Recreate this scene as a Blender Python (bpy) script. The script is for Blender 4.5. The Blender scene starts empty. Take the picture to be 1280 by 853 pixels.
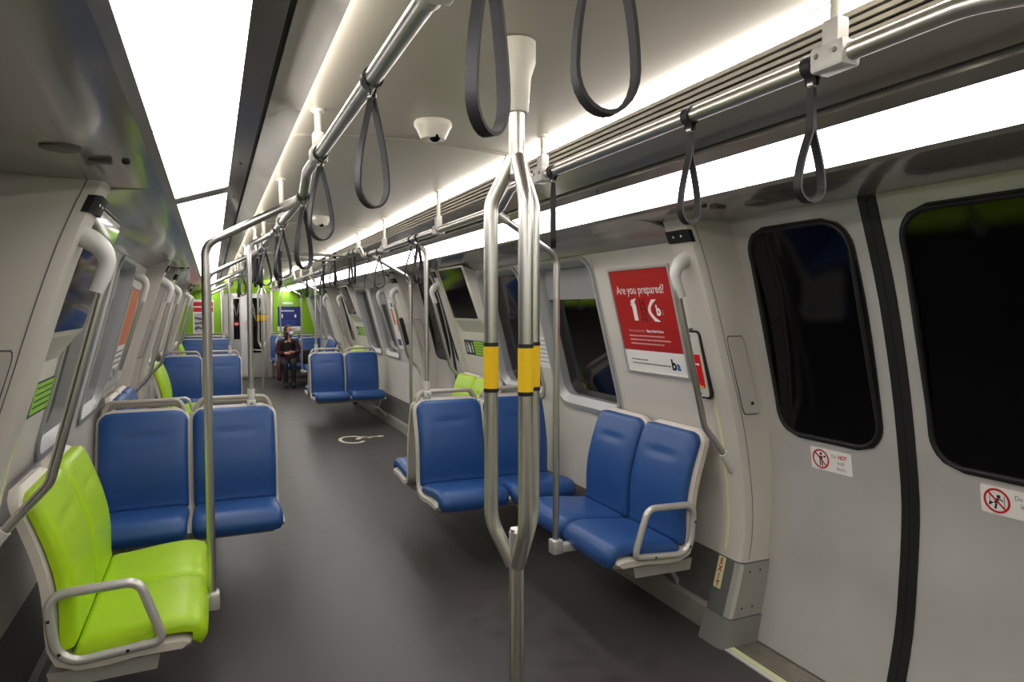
import bpy, bmesh, math, random
from mathutils import Vector, Matrix
random.seed(7)
R = math.radians
scene = bpy.context.scene
COL = scene.collection
# ------------------------------------------------------------------ camera, world, exposure
cam_d = bpy.data.cameras.new('camera'); cam = bpy.data.objects.new('camera', cam_d); COL.objects.link(cam)
cam_d.sensor_width = 36; cam_d.lens = 853/1280*36; cam_d.clip_start = .02
cam.matrix_world = Matrix(((.91560429, .01883419, -.40163921, -.73), (-.40208056, .04288859, -.91459925, 0), (0, .99890232, .04684184, 1.5), (0, 0, 0, 1)))
scene.camera = cam
w = bpy.data.worlds.new('tunnel_dark'); scene.world = w; w.use_nodes = True
w.node_tree.nodes['Background'].inputs[0].default_value = (.004, .004, .005, 1)
vs = scene.view_settings
vs.view_transform = 'Standard'; vs.look = 'None'; vs.gamma = 1; vs.use_curve_mapping = False; vs.exposure = 0.42
PANEL_E, COVE_E = 5.4, 17.0

# ------------------------------------------------------------------ materials
MATS = {}
def mat(name, col, rough=.5, metal=0., var=.06, vscale=6., bump=0., bscale=60., emit=0., coat=0., spec=.5, stretch=None, rvar=0.):
    if name in MATS: return MATS[name]
    m = bpy.data.materials.new(name); MATS[name] = m; m.use_nodes = True
    nt = m.node_tree; b = nt.nodes['Principled BSDF']
    b.inputs['Roughness'].default_value = rough; b.inputs['Metallic'].default_value = metal
    b.inputs['Specular IOR Level'].default_value = spec; b.inputs['Coat Weight'].default_value = coat
    b.inputs['Coat Roughness'].default_value = .08
    tc = nt.nodes.new('ShaderNodeTexCoord'); mp = nt.nodes.new('ShaderNodeMapping')
    nt.links.new(tc.outputs['Object'], mp.inputs['Vector'])
    if stretch: mp.inputs['Scale'].default_value = stretch
    n = nt.nodes.new('ShaderNodeTexNoise'); n.inputs['Scale'].default_value = vscale; n.inputs['Detail'].default_value = 5
    nt.links.new(mp.outputs[0], n.inputs['Vector'])
    cr = nt.nodes.new('ShaderNodeValToRGB')
    cr.color_ramp.elements[0].position = .3; cr.color_ramp.elements[1].position = .7
    cr.color_ramp.elements[0].color = (*[c*(1-var) for c in col], 1); cr.color_ramp.elements[1].color = (*[min(1, c*(1+var)) for c in col], 1)
    nt.links.new(n.outputs['Fac'], cr.inputs['Fac']); nt.links.new(cr.outputs['Color'], b.inputs['Base Color'])
    if rvar:
        mr = nt.nodes.new('ShaderNodeMapRange'); mr.inputs['To Min'].default_value = max(.02, rough-rvar); mr.inputs['To Max'].default_value = rough+rvar
        nt.links.new(n.outputs['Fac'], mr.inputs['Value']); nt.links.new(mr.outputs[0], b.inputs['Roughness'])
    if bump:
        n2 = nt.nodes.new('ShaderNodeTexNoise'); n2.inputs['Scale'].default_value = bscale; n2.inputs['Detail'].default_value = 3
        nt.links.new(mp.outputs[0], n2.inputs['Vector'])
        bp = nt.nodes.new('ShaderNodeBump'); bp.inputs['Strength'].default_value = bump; bp.inputs['Distance'].default_value = .002
        nt.links.new(n2.outputs['Fac'], bp.inputs['Height']); nt.links.new(bp.outputs[0], b.inputs['Normal'])
    if emit:
        b.inputs['Emission Color'].default_value = (*col, 1); b.inputs['Emission Strength'].default_value = emit
    return m
def srgb(r, g, b): return tuple(((c/255)/12.92 if c/255 <= .04045 else ((c/255+.055)/1.055)**2.4) for c in (r, g, b))
mat('wall_plastic', srgb(206, 201, 192), .42, var=.03, vscale=3, bump=.04, bscale=220)
mat('pillar_plastic', srgb(198, 192, 183), .38, var=.03, vscale=3, bump=.04, bscale=220)
mat('ceiling_paint', srgb(182, 176, 162), .33, var=.03, vscale=2)
mat('cheek_paint', srgb(150, 146, 136), .24, metal=.35, var=.03, vscale=2)
mat('ceiling_metal', srgb(150, 147, 140), .22, metal=.6, var=.05, vscale=2, rvar=.05)
mat('soffit_paint', srgb(142, 138, 130), .2, var=.03, vscale=2, coat=.5)
mat('grille', srgb(176, 170, 155), .4, metal=.3)
mat('floor_rubber', srgb(68, 64, 63), .42, var=.16, vscale=9, bump=.12, bscale=420, rvar=.1)
mat('steel', srgb(210, 207, 202), .32, metal=1., var=.05, vscale=5, stretch=(1, 1, .2))
mat('satin_alu', srgb(206, 203, 198), .38, metal=.6, var=.04)
mat('cast_grey', srgb(205, 203, 198), .38, var=.03)
mat('door_steel', srgb(206, 203, 199), .36, metal=.4, var=.08, vscale=2.5, rvar=.08, bump=.03, bscale=12)
mat('sill_metal', srgb(160, 155, 145), .42, metal=.7, var=.12, vscale=8)
mat('black_rubber', (.008, .008, .009), .5, var=.2)
mat('black_glass', (.0022, .0022, .0026), .06, var=.0, spec=.32)
mat('window_glass', (.003, .0028, .0026), .05, var=.0, spec=.55)
mat('blue_vinyl', srgb(34, 76, 136), .4, var=.05, vscale=12, bump=.12, bscale=380)
mat('green_vinyl', srgb(166, 206, 12), .4, var=.04, vscale=12, bump=.12, bscale=380)
mat('seat_shell', srgb(200, 193, 182), .4, var=.03)
mat('seat_handle', srgb(168, 160, 148), .38, var=.03)
mat('under_grey', srgb(150, 147, 140), .45, var=.05)
mat('dark_panel', srgb(95, 93, 90), .5, var=.06)
mat('kick_grey', srgb(125, 123, 120), .45, var=.05)
mat('kick_dark', srgb(96, 96, 95), .45, var=.05)
mat('strap_black', srgb(24, 22, 25), .55, var=.15, vscale=40, bump=.25, bscale=300)
mat('yellow_band', srgb(240, 196, 20), .4, var=.03)
mat('black_band', srgb(22, 20, 18), .5)
mat('white_plastic', srgb(222, 218, 206), .35, var=.02)
mat('window_trim', srgb(172, 172, 172), .34, metal=.25, var=.03)
mat('window_blind', srgb(150, 150, 150), .5, var=.03)
mat('green_panel', srgb(142, 196, 30), .38, var=.03)
mat('poster_red', srgb(176, 30, 28), .3, var=.02)
mat('poster_dark_red', srgb(120, 18, 20), .3, var=.02)
mat('print_white', srgb(236, 233, 228), .4, var=.01)
mat('print_pink', srgb(222, 160, 150), .4, var=.02)
mat('print_black', srgb(20, 20, 24), .45)
mat('print_grey', srgb(110, 108, 105), .45)
mat('print_blue', srgb(60, 110, 200), .4)
mat('print_navy', srgb(38, 48, 118), .35, var=.03)
mat('print_slate', srgb(38, 54, 66), .4, var=.03)
mat('print_red', srgb(196, 30, 36), .4, var=.02)
mat('print_orange', srgb(205, 112, 62), .4, var=.1)
mat('print_lime', srgb(150, 205, 50), .4, var=.03)
mat('glow_strip', srgb(214, 218, 168), .5, var=.03)
mat('floor_cream', srgb(214, 205, 180), .5, var=.06, vscale=20)
mat('safety_red', srgb(214, 24, 24), .35)
mat('light_diffuser', (1., .968, .95), .5, var=0, emit=PANEL_E)
mat('cove_light', (1., .935, .865), .5, var=0, emit=COVE_E)
mat('skin', srgb(205, 150, 122), .5, var=.04)
mat('hair', srgb(44, 28, 20), .6, var=.25, vscale=40)
mat('cloth_black', srgb(16, 15, 17), .8, var=.2, vscale=30)
mat('cloth_maroon', srgb(62, 18, 30), .85, var=.15, vscale=30)
mat('mask_white', srgb(225, 225, 228), .7, var=.03)
def photo_mat():
    m = bpy.data.materials.new('print_photo'); MATS['print_photo'] = m; m.use_nodes = True
    nt = m.node_tree; b = nt.nodes['Principled BSDF']; b.inputs['Roughness'].default_value = .4
    tc = nt.nodes.new('ShaderNodeTexCoord'); wv = nt.nodes.new('ShaderNodeTexWave'); wv.inputs['Scale'].default_value = 3.2
    wv.inputs['Distortion'].default_value = 9; wv.inputs['Detail'].default_value = 3; wv.bands_direction = 'Z'
    cr = nt.nodes.new('ShaderNodeValToRGB'); cr.color_ramp.elements[0].color = (.05, .05, .055, 1); cr.color_ramp.elements[1].color = (.55, .55, .56, 1)
    nt.links.new(tc.outputs['Object'], wv.inputs['Vector']); nt.links.new(wv.outputs['Fac'], cr.inputs['Fac']); nt.links.new(cr.outputs[0], b.inputs['Base Color'])
photo_mat()

# ------------------------------------------------------------------ mesh helpers
class MB:
    def __init__(s, mx=1): s.v = []; s.f = []; s.mx = mx
    def add(s, vs, fs):
        o = len(s.v)
        if s.mx < 0:
            s.v += [(-x, y, z) for x, y, z in vs]; s.f += [tuple(o+i for i in reversed(f)) for f in fs]
        else:
            s.v += [tuple(p) for p in vs]; s.f += [tuple(o+i for i in f) for f in fs]
        return s
    def box(s, a, b, ch=0.):
        x0, y0, z0 = [min(p, q) for p, q in zip(a, b)]; x1, y1, z1 = [max(p, q) for p, q in zip(a, b)]
        if ch <= 0:
            return s.add([(x0,y0,z0),(x1,y0,z0),(x1,y1,z0),(x0,y1,z0),(x0,y0,z1),(x1,y0,z1),(x1,y1,z1),(x0,y1,z1)],
                  [(0,3,2,1),(4,5,6,7),(0,1,5,4),(1,2,6,5),(2,3,7,6),(3,0,4,7)])
        bm = bmesh.new(); bmesh.ops.create_cube(bm, size=1)
        for v in bm.verts: v.co = Vector(((x0+x1)/2+v.co.x*(x1-x0), (y0+y1)/2+v.co.y*(y1-y0), (z0+z1)/2+v.co.z*(z1-z0)))
        bmesh.ops.bevel(bm, geom=bm.edges[:], offset=ch, segments=2, affect='EDGES', profile=.5)
        bm.verts.index_update(); s.add([v.co[:] for v in bm.verts], [tuple(v.index for v in f.verts) for f in bm.faces]); bm.free(); return s
    def rings(s, rs, closed=True, caps=True):
        """loft between rings of equal count (closed loops)"""
        n = len(rs[0]); vs = [p for r in rs for p in r]; fs = []
        for i in range(len(rs)-1):
            for j in range(n if closed else n-1):
                k = (j+1) % n; fs.append((i*n+j, i*n+k, (i+1)*n+k, (i+1)*n+j))
        if caps: fs.append(tuple(reversed(range(n)))); fs.append(tuple((len(rs)-1)*n+j for j in range(n)))
        return s.add(vs, fs)
    def tube(s, path, r, n=12, closed=False, caps=True):
        P = [Vector(p) for p in path]; m = len(P)
        rad = r if isinstance(r, (list, tuple)) else [r]*m
        T = []
        for i in range(m):
            a = P[(i-1) % m] if (closed or i > 0) else P[i]; b = P[(i+1) % m] if (closed or i < m-1) else P[i]
            T.append((b-a).normalized())
        up = Vector((0, 0, 1)) if abs(T[0].z) < .9 else Vector((1, 0, 0))
        N = (up - T[0]*up.dot(T[0])).normalized(); rs = []
        for i in range(m):
            N = (N - T[i]*N.dot(T[i])).normalized(); B = T[i].cross(N)
            rs.append([tuple(P[i]+(N*math.cos(2*math.pi*j/n)+B*math.sin(2*math.pi*j/n))*rad[i]) for j in range(n)])
        if closed: rs.append(rs[0]); caps = False
        return s.rings(rs, True, caps)
    def lathe(s, prof, c=(0, 0, 0), n=24, axis=None):
        """prof: (r, h) list along axis"""
        ax = Vector(axis or (0, 0, 1)).normalized(); u = ax.orthogonal().normalized(); v = ax.cross(u); c = Vector(c)
        return s.rings([[tuple(c+ax*h+(u*math.cos(2*math.pi*j/n)+v*math.sin(2*math.pi*j/n))*max(r, 1e-4)) for j in range(n)] for r, h in prof])
    def strip(s, pts, y0, y1, t):
        """(x,z) polyline extruded along y with thickness t (to the left of travel)"""
        n = len(pts); off = []
        for i in range(n):
            a = pts[max(0, i-1)]; b = pts[min(n-1, i+1)]; dx, dz = b[0]-a[0], b[1]-a[1]; l = math.hypot(dx, dz) or 1
            off.append((pts[i][0]-dz/l*t, pts[i][1]+dx/l*t))
        loop = list(pts)+off[::-1]
        if t < 0: loop = loop[::-1]
        return s.rings([[(x, y1, z) for x, z in loop], [(x, y0, z) for x, z in loop]])
    def poly(s, pts2, fr, t=.0006):
        """flat 2d outline (convex or simple) put on frame fr with thickness t"""
        a = sum(pts2[i][0]*pts2[(i+1) % len(pts2)][1]-pts2[(i+1) % len(pts2)][0]*pts2[i][1] for i in range(len(pts2)))
        if a < 0: pts2 = pts2[::-1]
        return s.rings([[fr(x, y, 0) for x, y in pts2], [fr(x, y, t) for x, y in pts2]])
    def mesh(s, name):
        me = bpy.data.meshes.new(name); me.from_pydata(s.v, [], s.f); me.update()
        bm = bmesh.new(); bm.from_mesh(me); bmesh.ops.recalc_face_normals(bm, faces=bm.faces); bm.to_mesh(me); bm.free()
        return me
def smooth(me, ang=40):
    for p in me.polygons: p.use_smooth = True
    bm = bmesh.new(); bm.from_mesh(me)
    for e in bm.edges:
        if len(e.link_faces) == 2 and e.calc_face_angle(0) > R(ang): e.smooth = False
    bm.to_mesh(me); bm.free()
def obj(name, mb, m, parent=None, sm=True, loc=None):
    me = mb.mesh(name) if isinstance(mb, MB) else mb
    if sm: smooth(me)
    o = bpy.data.objects.new(name, me); COL.objects.link(o)
    if not me.materials: me.materials.append(MATS[m] if isinstance(m, str) else m)
    if parent: o.parent = parent
    if loc: o.location = loc
    return o
def tag(o, label, cat, group=None):
    o['label'] = label; o['category'] = cat
    if group: o['group'] = group
    return o
def thing(name, label, cat, loc=(0, 0, 0), rz=0, group=None):
    o = bpy.data.objects.new(name, None); COL.objects.link(o); o.location = loc; o.rotation_euler = (0, 0, rz); o.empty_display_size = .1
    return tag(o, label, cat, group)
def struct(name, mb=None, m=None):
    if mb is None: o = bpy.data.objects.new(name, None); COL.objects.link(o)
    else: o = obj(name, mb, m)
    o['kind'] = 'structure'; return o
def dup(root, loc, rz, label, group=None):
    r = root.copy(); COL.objects.link(r); r.location = loc; r.rotation_euler = (0, 0, rz); r['label'] = label
    if group: r['group'] = group
    for ch in list(root.children):
        c = ch.copy(); COL.objects.link(c); c.parent = r
        for g in list(ch.children):
            d = g.copy(); COL.objects.link(d); d.parent = c
    return r
def fillet(pts, rad, n=6, closed=False):
    P = [Vector(p) for p in pts]; m = len(P); out = []
    rr = rad if isinstance(rad, (list, tuple)) else [rad]*m
    for i in range(m):
        if not closed and i in (0, m-1): out.append(P[i]); continue
        a, b, c = P[(i-1) % m], P[i], P[(i+1) % m]; u = (a-b).normalized(); v = (c-b).normalized()
        ang = u.angle(v)
        if ang > math.pi-.02: out.append(b); continue
        d = min(rr[i]/math.tan(ang/2), (a-b).length*.49, (c-b).length*.49); r = d*math.tan(ang/2)
        cen = b+(u+v).normalized()*(r/math.sin(ang/2)); s = b+u*d-cen; e = b+v*d-cen; ta = s.angle(e)
        for k in range(n+1):
            t = k/n; out.append(cen+(s*math.sin((1-t)*ta)+e*math.sin(t*ta))/math.sin(ta))
    return out
def herm(xs, ys):
    """monotone cubic interpolation"""
    n = len(xs); d = [(ys[i+1]-ys[i])/(xs[i+1]-xs[i]) for i in range(n-1)]
    m = [d[0]]+[0 if d[i-1]*d[i] <= 0 else 2*d[i-1]*d[i]/(d[i-1]+d[i]) for i in range(1, n-1)]+[d[-1]]
    def f(x):
        if x <= xs[0]: return ys[0]+m[0]*(x-xs[0])
        if x >= xs[-1]: return ys[-1]+m[-1]*(x-xs[-1])
        i = max(k for k in range(n-1) if xs[k] <= x); h = xs[i+1]-xs[i]; t = (x-xs[i])/h
        return (2*t**3-3*t*t+1)*ys[i]+(t**3-2*t*t+t)*h*m[i]+(-2*t**3+3*t*t)*ys[i+1]+(t**3-t*t)*h*m[i+1]
    return f
def rrect(x0, y0, x1, y1, r, n=5):
    r4 = r if isinstance(r, (list, tuple)) else [r]*4   # bl, br, tr, tl
    out = []
    for cx, cy, a0, q in ((x0+r4[0], y0+r4[0], 180, r4[0]), (x1-r4[1], y0+r4[1], 270, r4[1]), (x1-r4[2], y1-r4[2], 0, r4[2]), (x0+r4[3], y1-r4[3], 90, r4[3])):
        for k in range(n+1):
            a = R(a0+90*k/n); out.append((cx+q*math.cos(a), cy+q*math.sin(a)))
    return out
ORD = ['first', 'second', 'third', 'fourth', 'fifth', 'sixth', 'seventh', 'eighth', 'ninth', 'tenth', 'eleventh', 'twelfth', 'thirteenth', 'fourteenth', 'fifteenth', 'sixteenth', 'seventeenth', 'eighteenth', 'nineteenth', 'twentieth']
def text_mesh(txt, size, align='LEFT', bold=0., sx=1., spacing=1.):
    cu = bpy.data.curves.new('lettering', 'FONT'); cu.body = txt; cu.size = size; cu.align_x = align; cu.offset = bold; cu.resolution_u = 3; cu.space_character = spacing
    o = bpy.data.objects.new('lettering', cu); COL.objects.link(o)
    dg = bpy.context.evaluated_depsgraph_get(); me = bpy.data.meshes.new_from_object(o.evaluated_get(dg))
    bpy.data.objects.remove(o); 
    for v in me.vertices: v.co.x *= sx
    return me
def text(name, txt, fr, x, y, size, m, parent, align='LEFT', bold=0., sx=1., h=.0012, spacing=1.):
    me = text_mesh(txt, size, align, bold, sx, spacing)
    for v in me.vertices: v.co = Vector(fr(x+v.co.x, y+v.co.y, h))
    me.materials.clear(); o = obj(name, me, m, parent, sm=False); return o
def frame(o, e1, e2, flip=False):
    o = Vector(o); e1 = Vector(e1).normalized(); e2 = Vector(e2).normalized(); n = e1.cross(e2).normalized()
    return lambda x, y, h=0.: tuple(o+e1*x+e2*y+n*h)

# ------------------------------------------------------------------ car section (half widths by height)
SP = 5.0; D0 = 1.65; DOORS = [D0, D0+SP, D0+2*SP]; YB, YE = -2.6, 15.85
ux = herm([0, .12, .35, .55, .85, .95, 1.85], [1.36, 1.37, 1.42, 1.44, 1.42, 1.394, 1.16])
UPL = lambda z: 1.42-.26*(z-.85)
dxp = herm([0., .4, .73, 1.02, 1.49, 1.9], [1.486, 1.56, 1.572, 1.537, 1.435, 1.297])
pxp = herm([0, .21, .37, .55, .86, 1.3, 1.7, 1.9], [1.295, 1.36, 1.40, 1.42, 1.385, 1.265, 1.14, 1.055])
pxs = lambda s, z: pxp(z)-(.055 if s < 0 else 0)
PH = .813                                                  # half distance between the pillar edges of one doorway
SPANS = [(YB, D0-PH), (D0+PH, D0+SP-PH), (D0+SP+PH, D0+2*SP-PH), (D0+2*SP+PH, YE)]

# floor
fl = struct('floor', MB().box((-1.52, YB, -.05), (1.52, YE, 0)), 'floor_rubber')
for s in (-1, 1):
    for c in DOORS:
        mb = MB(s)
        mb.box((1.305, c-.66, -.001), (1.325, c+.66, .006)); obj('sill_edge', mb, 'cast_grey', fl, False)
        obj('luminous_strip', MB(s).box((1.327, c-.66, -.001), (1.352, c+.66, .007)), 'glow_strip', fl, False)
        mb = MB(s).box((1.354, c-.66, -.001), (1.51, c+.66, .004))
        for k in range(7): mb.box((1.362+k*.02, c-.66, .003), (1.370+k*.02, c+.66, .008))
        obj('sill_plate', mb, 'sill_metal', fl, False)

# walls
wnum = [0]
def window(s, y0, y1, z0, z1, blind, off):
    wnum[0] += 1
    rt = struct('window_%d' % wnum[0])
    out = rrect(y0, z0, y1, z1, [.11, .11, .10, .10], 6); inn = rrect(y0+.035, z0+.05, y1-.035, z1-.03, [.08, .08, .07, .07], 6)
    fl_o = rrect(y0-.022, z0-.03, y1+.022, z1+.022, [.13, .13, .12, .12], 6)
    pt = lambda q, d: (UPL(q[1])+d, q[0]+off, q[1])
    mb = MB(s); mb.rings([[pt(q, -.001) for q in fl_o], [pt(q, -.012) for q in fl_o], [pt(q, -.012) for q in out], [pt(q, .03) for q in inn], [pt(q, .10) for q in inn], [pt(q, .115) for q in inn]], True, False)
    obj('frame', mb, 'window_trim', rt)
    g0, g1 = z0+.05, (z1-.20 if blind else z1-.03)
    gl = rrect(y0+.036, g0+.001, y1-.036, g1, [.08, .08, .06, .06], 6)
    mb = MB(s); mb.rings([[pt(q, .085) for q in gl], [pt(q, .095) for q in gl]]); obj('pane', mb, 'window_glass', rt, False)
    if blind:
        bl = rrect(y0+.036, g1-.015, y1-.036, z1-.031, [.004, .004, .07, .07], 6)
        mb = MB(s); mb.rings([[pt(q, .06) for q in bl], [pt(q, .09) for q in bl]]); obj('header_panel', mb, 'window_blind', rt, False)
WIN = [(3.30, 4.05), (4.27, 5.02)]
walls = {}
for s, nm in ((1, 'wall_right'), (-1, 'wall_left')):
    wl = struct(nm); walls[s] = wl
    for k, (a, b) in enumerate(SPANS):
        off = (k-1)*SP
        # lower curved lining, kick panel, heater strip
        obj('lower_panel', MB(s).strip([(ux(z), z) for z in (.36, .42, .5, .58, .66, .74, .80, .852)], a, b, -.02), 'wall_plastic', wl)
        obj('kick_panel', MB(s).strip([(ux(z)+.004, z) for z in (.13, .2, .28, .355)], a, b, -.02), 'dark_panel', wl)
        mb = MB(s).strip([(1.355, .0), (1.355, .11), (1.385, .128)], a, b, -.02); obj('heater_cover', mb, 'under_grey', wl, False)
        # upper flat lining with window holes
        holes = [(p+off, q+off) for p, q in WIN if p+off > a+.02 and q+off < b-.02]
        bm = bmesh.new()
        def loop(pts):
            vs_ = [bm.verts.new((y, z, 0)) for y, z in pts]
            for i in range(len(vs_)): bm.edges.new((vs_[i], vs_[(i+1) % len(vs_)]))
        loop([(a, .853), (b, .853), (b, 1.82), (a, 1.82)])
        for p, q in holes: loop(rrect(p, .89, q, 1.775, [.11, .11, .10, .10], 6))
        bmesh.ops.triangle_fill(bm, use_beauty=True, edges=bm.edges[:], normal=(0, 0, 1))
        bm.verts.index_update()
        mb = MB(s); mb.add([(UPL(v.co.y), v.co.x, v.co.y) for v in bm.verts], [tuple(v.index for v in f.verts) for f in bm.faces]); bm.free()
        obj('upper_panel', mb, 'wall_plastic', wl, False)
        for yj in (a+.8, a+2.6):
            if yj < b-.1: obj('panel_joint', MB(s).add([(UPL(z)-.0015, yj+d, z) for z in (.87, 1.81) for d in (0, .004)], [(0, 1, 3, 2)]), 'kick_grey', wl, False)
        for p, q in holes: window(s, p-off, q-off, .89, 1.775, (p-off < 4) == (s > 0), off)
    # pillars either side of each doorway
    for c in DOORS:
        for e in (-1, 1):
            ye, yn = c+e*PH, c+e*.668
            if ye > YE or ye < YB: continue
            def sec(z, o=0., zz=None):
                p = pxs(s, z)-o; d = dxp(z)+.04
                return [(p, ye, z), (p, yn+e*.035, z), (p+.008, yn+e*.012-e*o, z), (p+.03, yn-e*o, z), (d, yn-e*o, z), (d, ye, z)]
            zs = [1.9*i/22 for i in range(23)]
            pl = obj('door_pillar', MB(s).rings([sec(z) for z in zs]), 'pillar_plastic', wl)
            def sub(z0, z1, o, n=5): return MB(s).rings([sec(z0+(z1-z0)*i/n, o) for i in range(n+1)])
            obj('foot_guard', sub(.001, .125, .012), 'kick_grey', pl)
            obj('kick_guard', sub(.126, .37, .005), 'kick_dark', pl)
            # polished corner strip and side plate
            fr = lambda z, u, h: (pxs(s, z)-.006+u, yn+e*.03-e*h, z)
            mb = MB(s); zz = [.13+.235*i/5 for i in range(6)]
            mb.rings([[(pxs(s, z)-.0065, yn+e*.035, z), (pxs(s, z)-.004, yn+e*.003, z), (pxs(s, z)+.012, yn-e*.007, z), (pxs(s, z)+.012, yn+e*.03, z)] for z in zz]); obj('corner_strip', mb, 'satin_alu', pl)
            mb = MB(s); mb.rings([[(pxs(s, z)+.014, yn-e*.007, z), (dxp(z)+.02, yn-e*.007, z), (dxp(z)+.02, yn, z), (pxs(s, z)+.014, yn, z)] for z in zz]); obj('side_plate', mb, 'under_grey', pl)
            for zc in (.17, .33):
                for du in (.05, .11): obj('screw', MB(s).lathe([(.005, 0), (.004, .002)], (pxs(s, zc)+du, yn-e*.007, zc), 8, (0, -e, 0)), 'print_black', pl)
            zz = [.38+1.5*i/16 for i in range(17)]
            obj('panel_seam', MB(s).rings([[(pxs(s, z)+.040, yn-e*.0012, z), (pxs(s, z)+.0435, yn-e*.0012, z), (pxs(s, z)+.0435, yn+e*.001, z), (pxs(s, z)+.040, yn+e*.001, z)] for z in zz]), 'kick_grey', pl)
            # access hatch on the side face
            y_h = yn-e*.001
            hp = []
            for u, v in rrect(0, 0, 1, 1, .12, 3):
                z = 1.04+.34*v; hp.append((pxs(s, z)+.055+.085*u, z))
            gp = [((x-(pxs(s, z)+.0975))*1.1+pxs(s, z)+.0975, 1.21+(z-1.21)*1.03) for x, z in hp]
            obj('hatch_gap', MB(s).rings([[(x, y_h-e*.0005, z) for x, z in gp], [(x, y_h-e*.0025, z) for x, z in gp]]), 'kick_dark', pl, False)
            hc = obj('hatch', MB(s).rings([[(x, y_h-e*.001, z) for x, z in hp], [(x, y_h-e*.006, z) for x, z in hp]]), 'pillar_plastic', pl, False)
            obj('hatch_lock', MB(s).lathe([(.008, 0), (.007, .004), (.003, .006)], (pxs(s, 1.085)+.11, y_h-e*.006, 1.085), 12, (0, -e, 0)), 'print_black', hc)
            # black cap block high on the pillar
            mb = MB(s); mb.rings([[(pxs(s, z)-.012, ye-e*.004, z), (pxs(s, z)-.012, yn+e*.02, z), (pxs(s, z)+.002, yn+e*.003, z), (pxs(s, z)+.022, yn+e*.003, z), (pxs(s, z)+.022, ye-e*.004, z)] for z in (1.782, 1.80, 1.832)]); bk = obj('cap_block', mb, 'black_rubber', pl)
            for du in (.35, .75): obj('cap_screw', MB(s).lathe([(.006, 0), (.004, .002)], (pxs(s, 1.807)-.012, ye-e*.13*du-e*.004, 1.807), 8, (-1, 0, 0)), 'satin_alu', bk)
            # photoluminescent edge strip
            zz = [.40+.72*i/10 for i in range(11)]
            mb = MB(s); mb.rings([[(pxs(s, z)-.0025, ye-e*.030, z), (pxs(s, z)-.0025, ye-e*.046, z), (pxs(s, z)+.002, ye-e*.046, z), (pxs(s, z)+.002, ye-e*.030, z)] for z in zz]); obj('luminous_strip', mb, 'glow_strip', pl)

# doors: each sliding leaf
dn = [0]
for s in (1, -1):
    for c in DOORS:
        for e in (1, -1):                                   # e=+1 : leaf further from the camera
            dn[0] += 1; ya, yb = c+e*.004, c+e*.70
            rt = struct('door_%d' % dn[0])
            obj('leaf', MB(s).strip([(dxp(z), z) for z in [.012+1.93*i/24 for i in range(25)]], min(ya, yb), max(ya, yb), -.03), 'door_steel', rt)
            z0, z1 = .955, 1.832; y0, y1 = sorted((c+e*.088, c+e*.605))
            def patch(y0, y1, z0, z1, r, d0, d1, n=22):
                rows = []
                for i in range(n+1):
                    z = z0+(z1-z0)*i/n; q = min(z-z0, z1-z); ins = r-math.sqrt(max(0, r*r-(r-q)**2)) if q < r else 0
                    rows.append((y0+ins, y1-ins, z))
                return MB(s).rings([[(dxp(z)+d0, p, z), (dxp(z)+d0, q, z), (dxp(z)+d1, q, z), (dxp(z)+d1, p, z)] for p, q, z in rows])
            obj('window_seal', patch(y0-.0, y1+.0, z0, z1, .115, -.006, .01, 40), 'black_rubber', rt)
            # raised rubber bead and pane inside it
            bead = rrect(y0+.016, z0+.016, y1-.016, z1-.016, .10, 8)
            obj('rubber_bead', MB(s).tube([(dxp(z)-.006, y, z) for y, z in bead], .009, 8, True), 'black_rubber', rt)
            obj('pane', patch(y0+.022, y1-.022, z0+.022, z1-.022, .095, -.0075, .005, 40), 'black_glass', rt)
            mb = MB(s); zz = [.012+1.89*i/20 for i in range(21)]
            mb.rings([[(dxp(z)-.006, c+e*.0008, z), (dxp(z)-.006, c+e*.033, z), (dxp(z)+.01, c+e*.036, z), (dxp(z)+.01, c+e*.0008, z)] for z in zz]); obj('edge_gasket', mb, 'black_rubber', rt)

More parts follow.
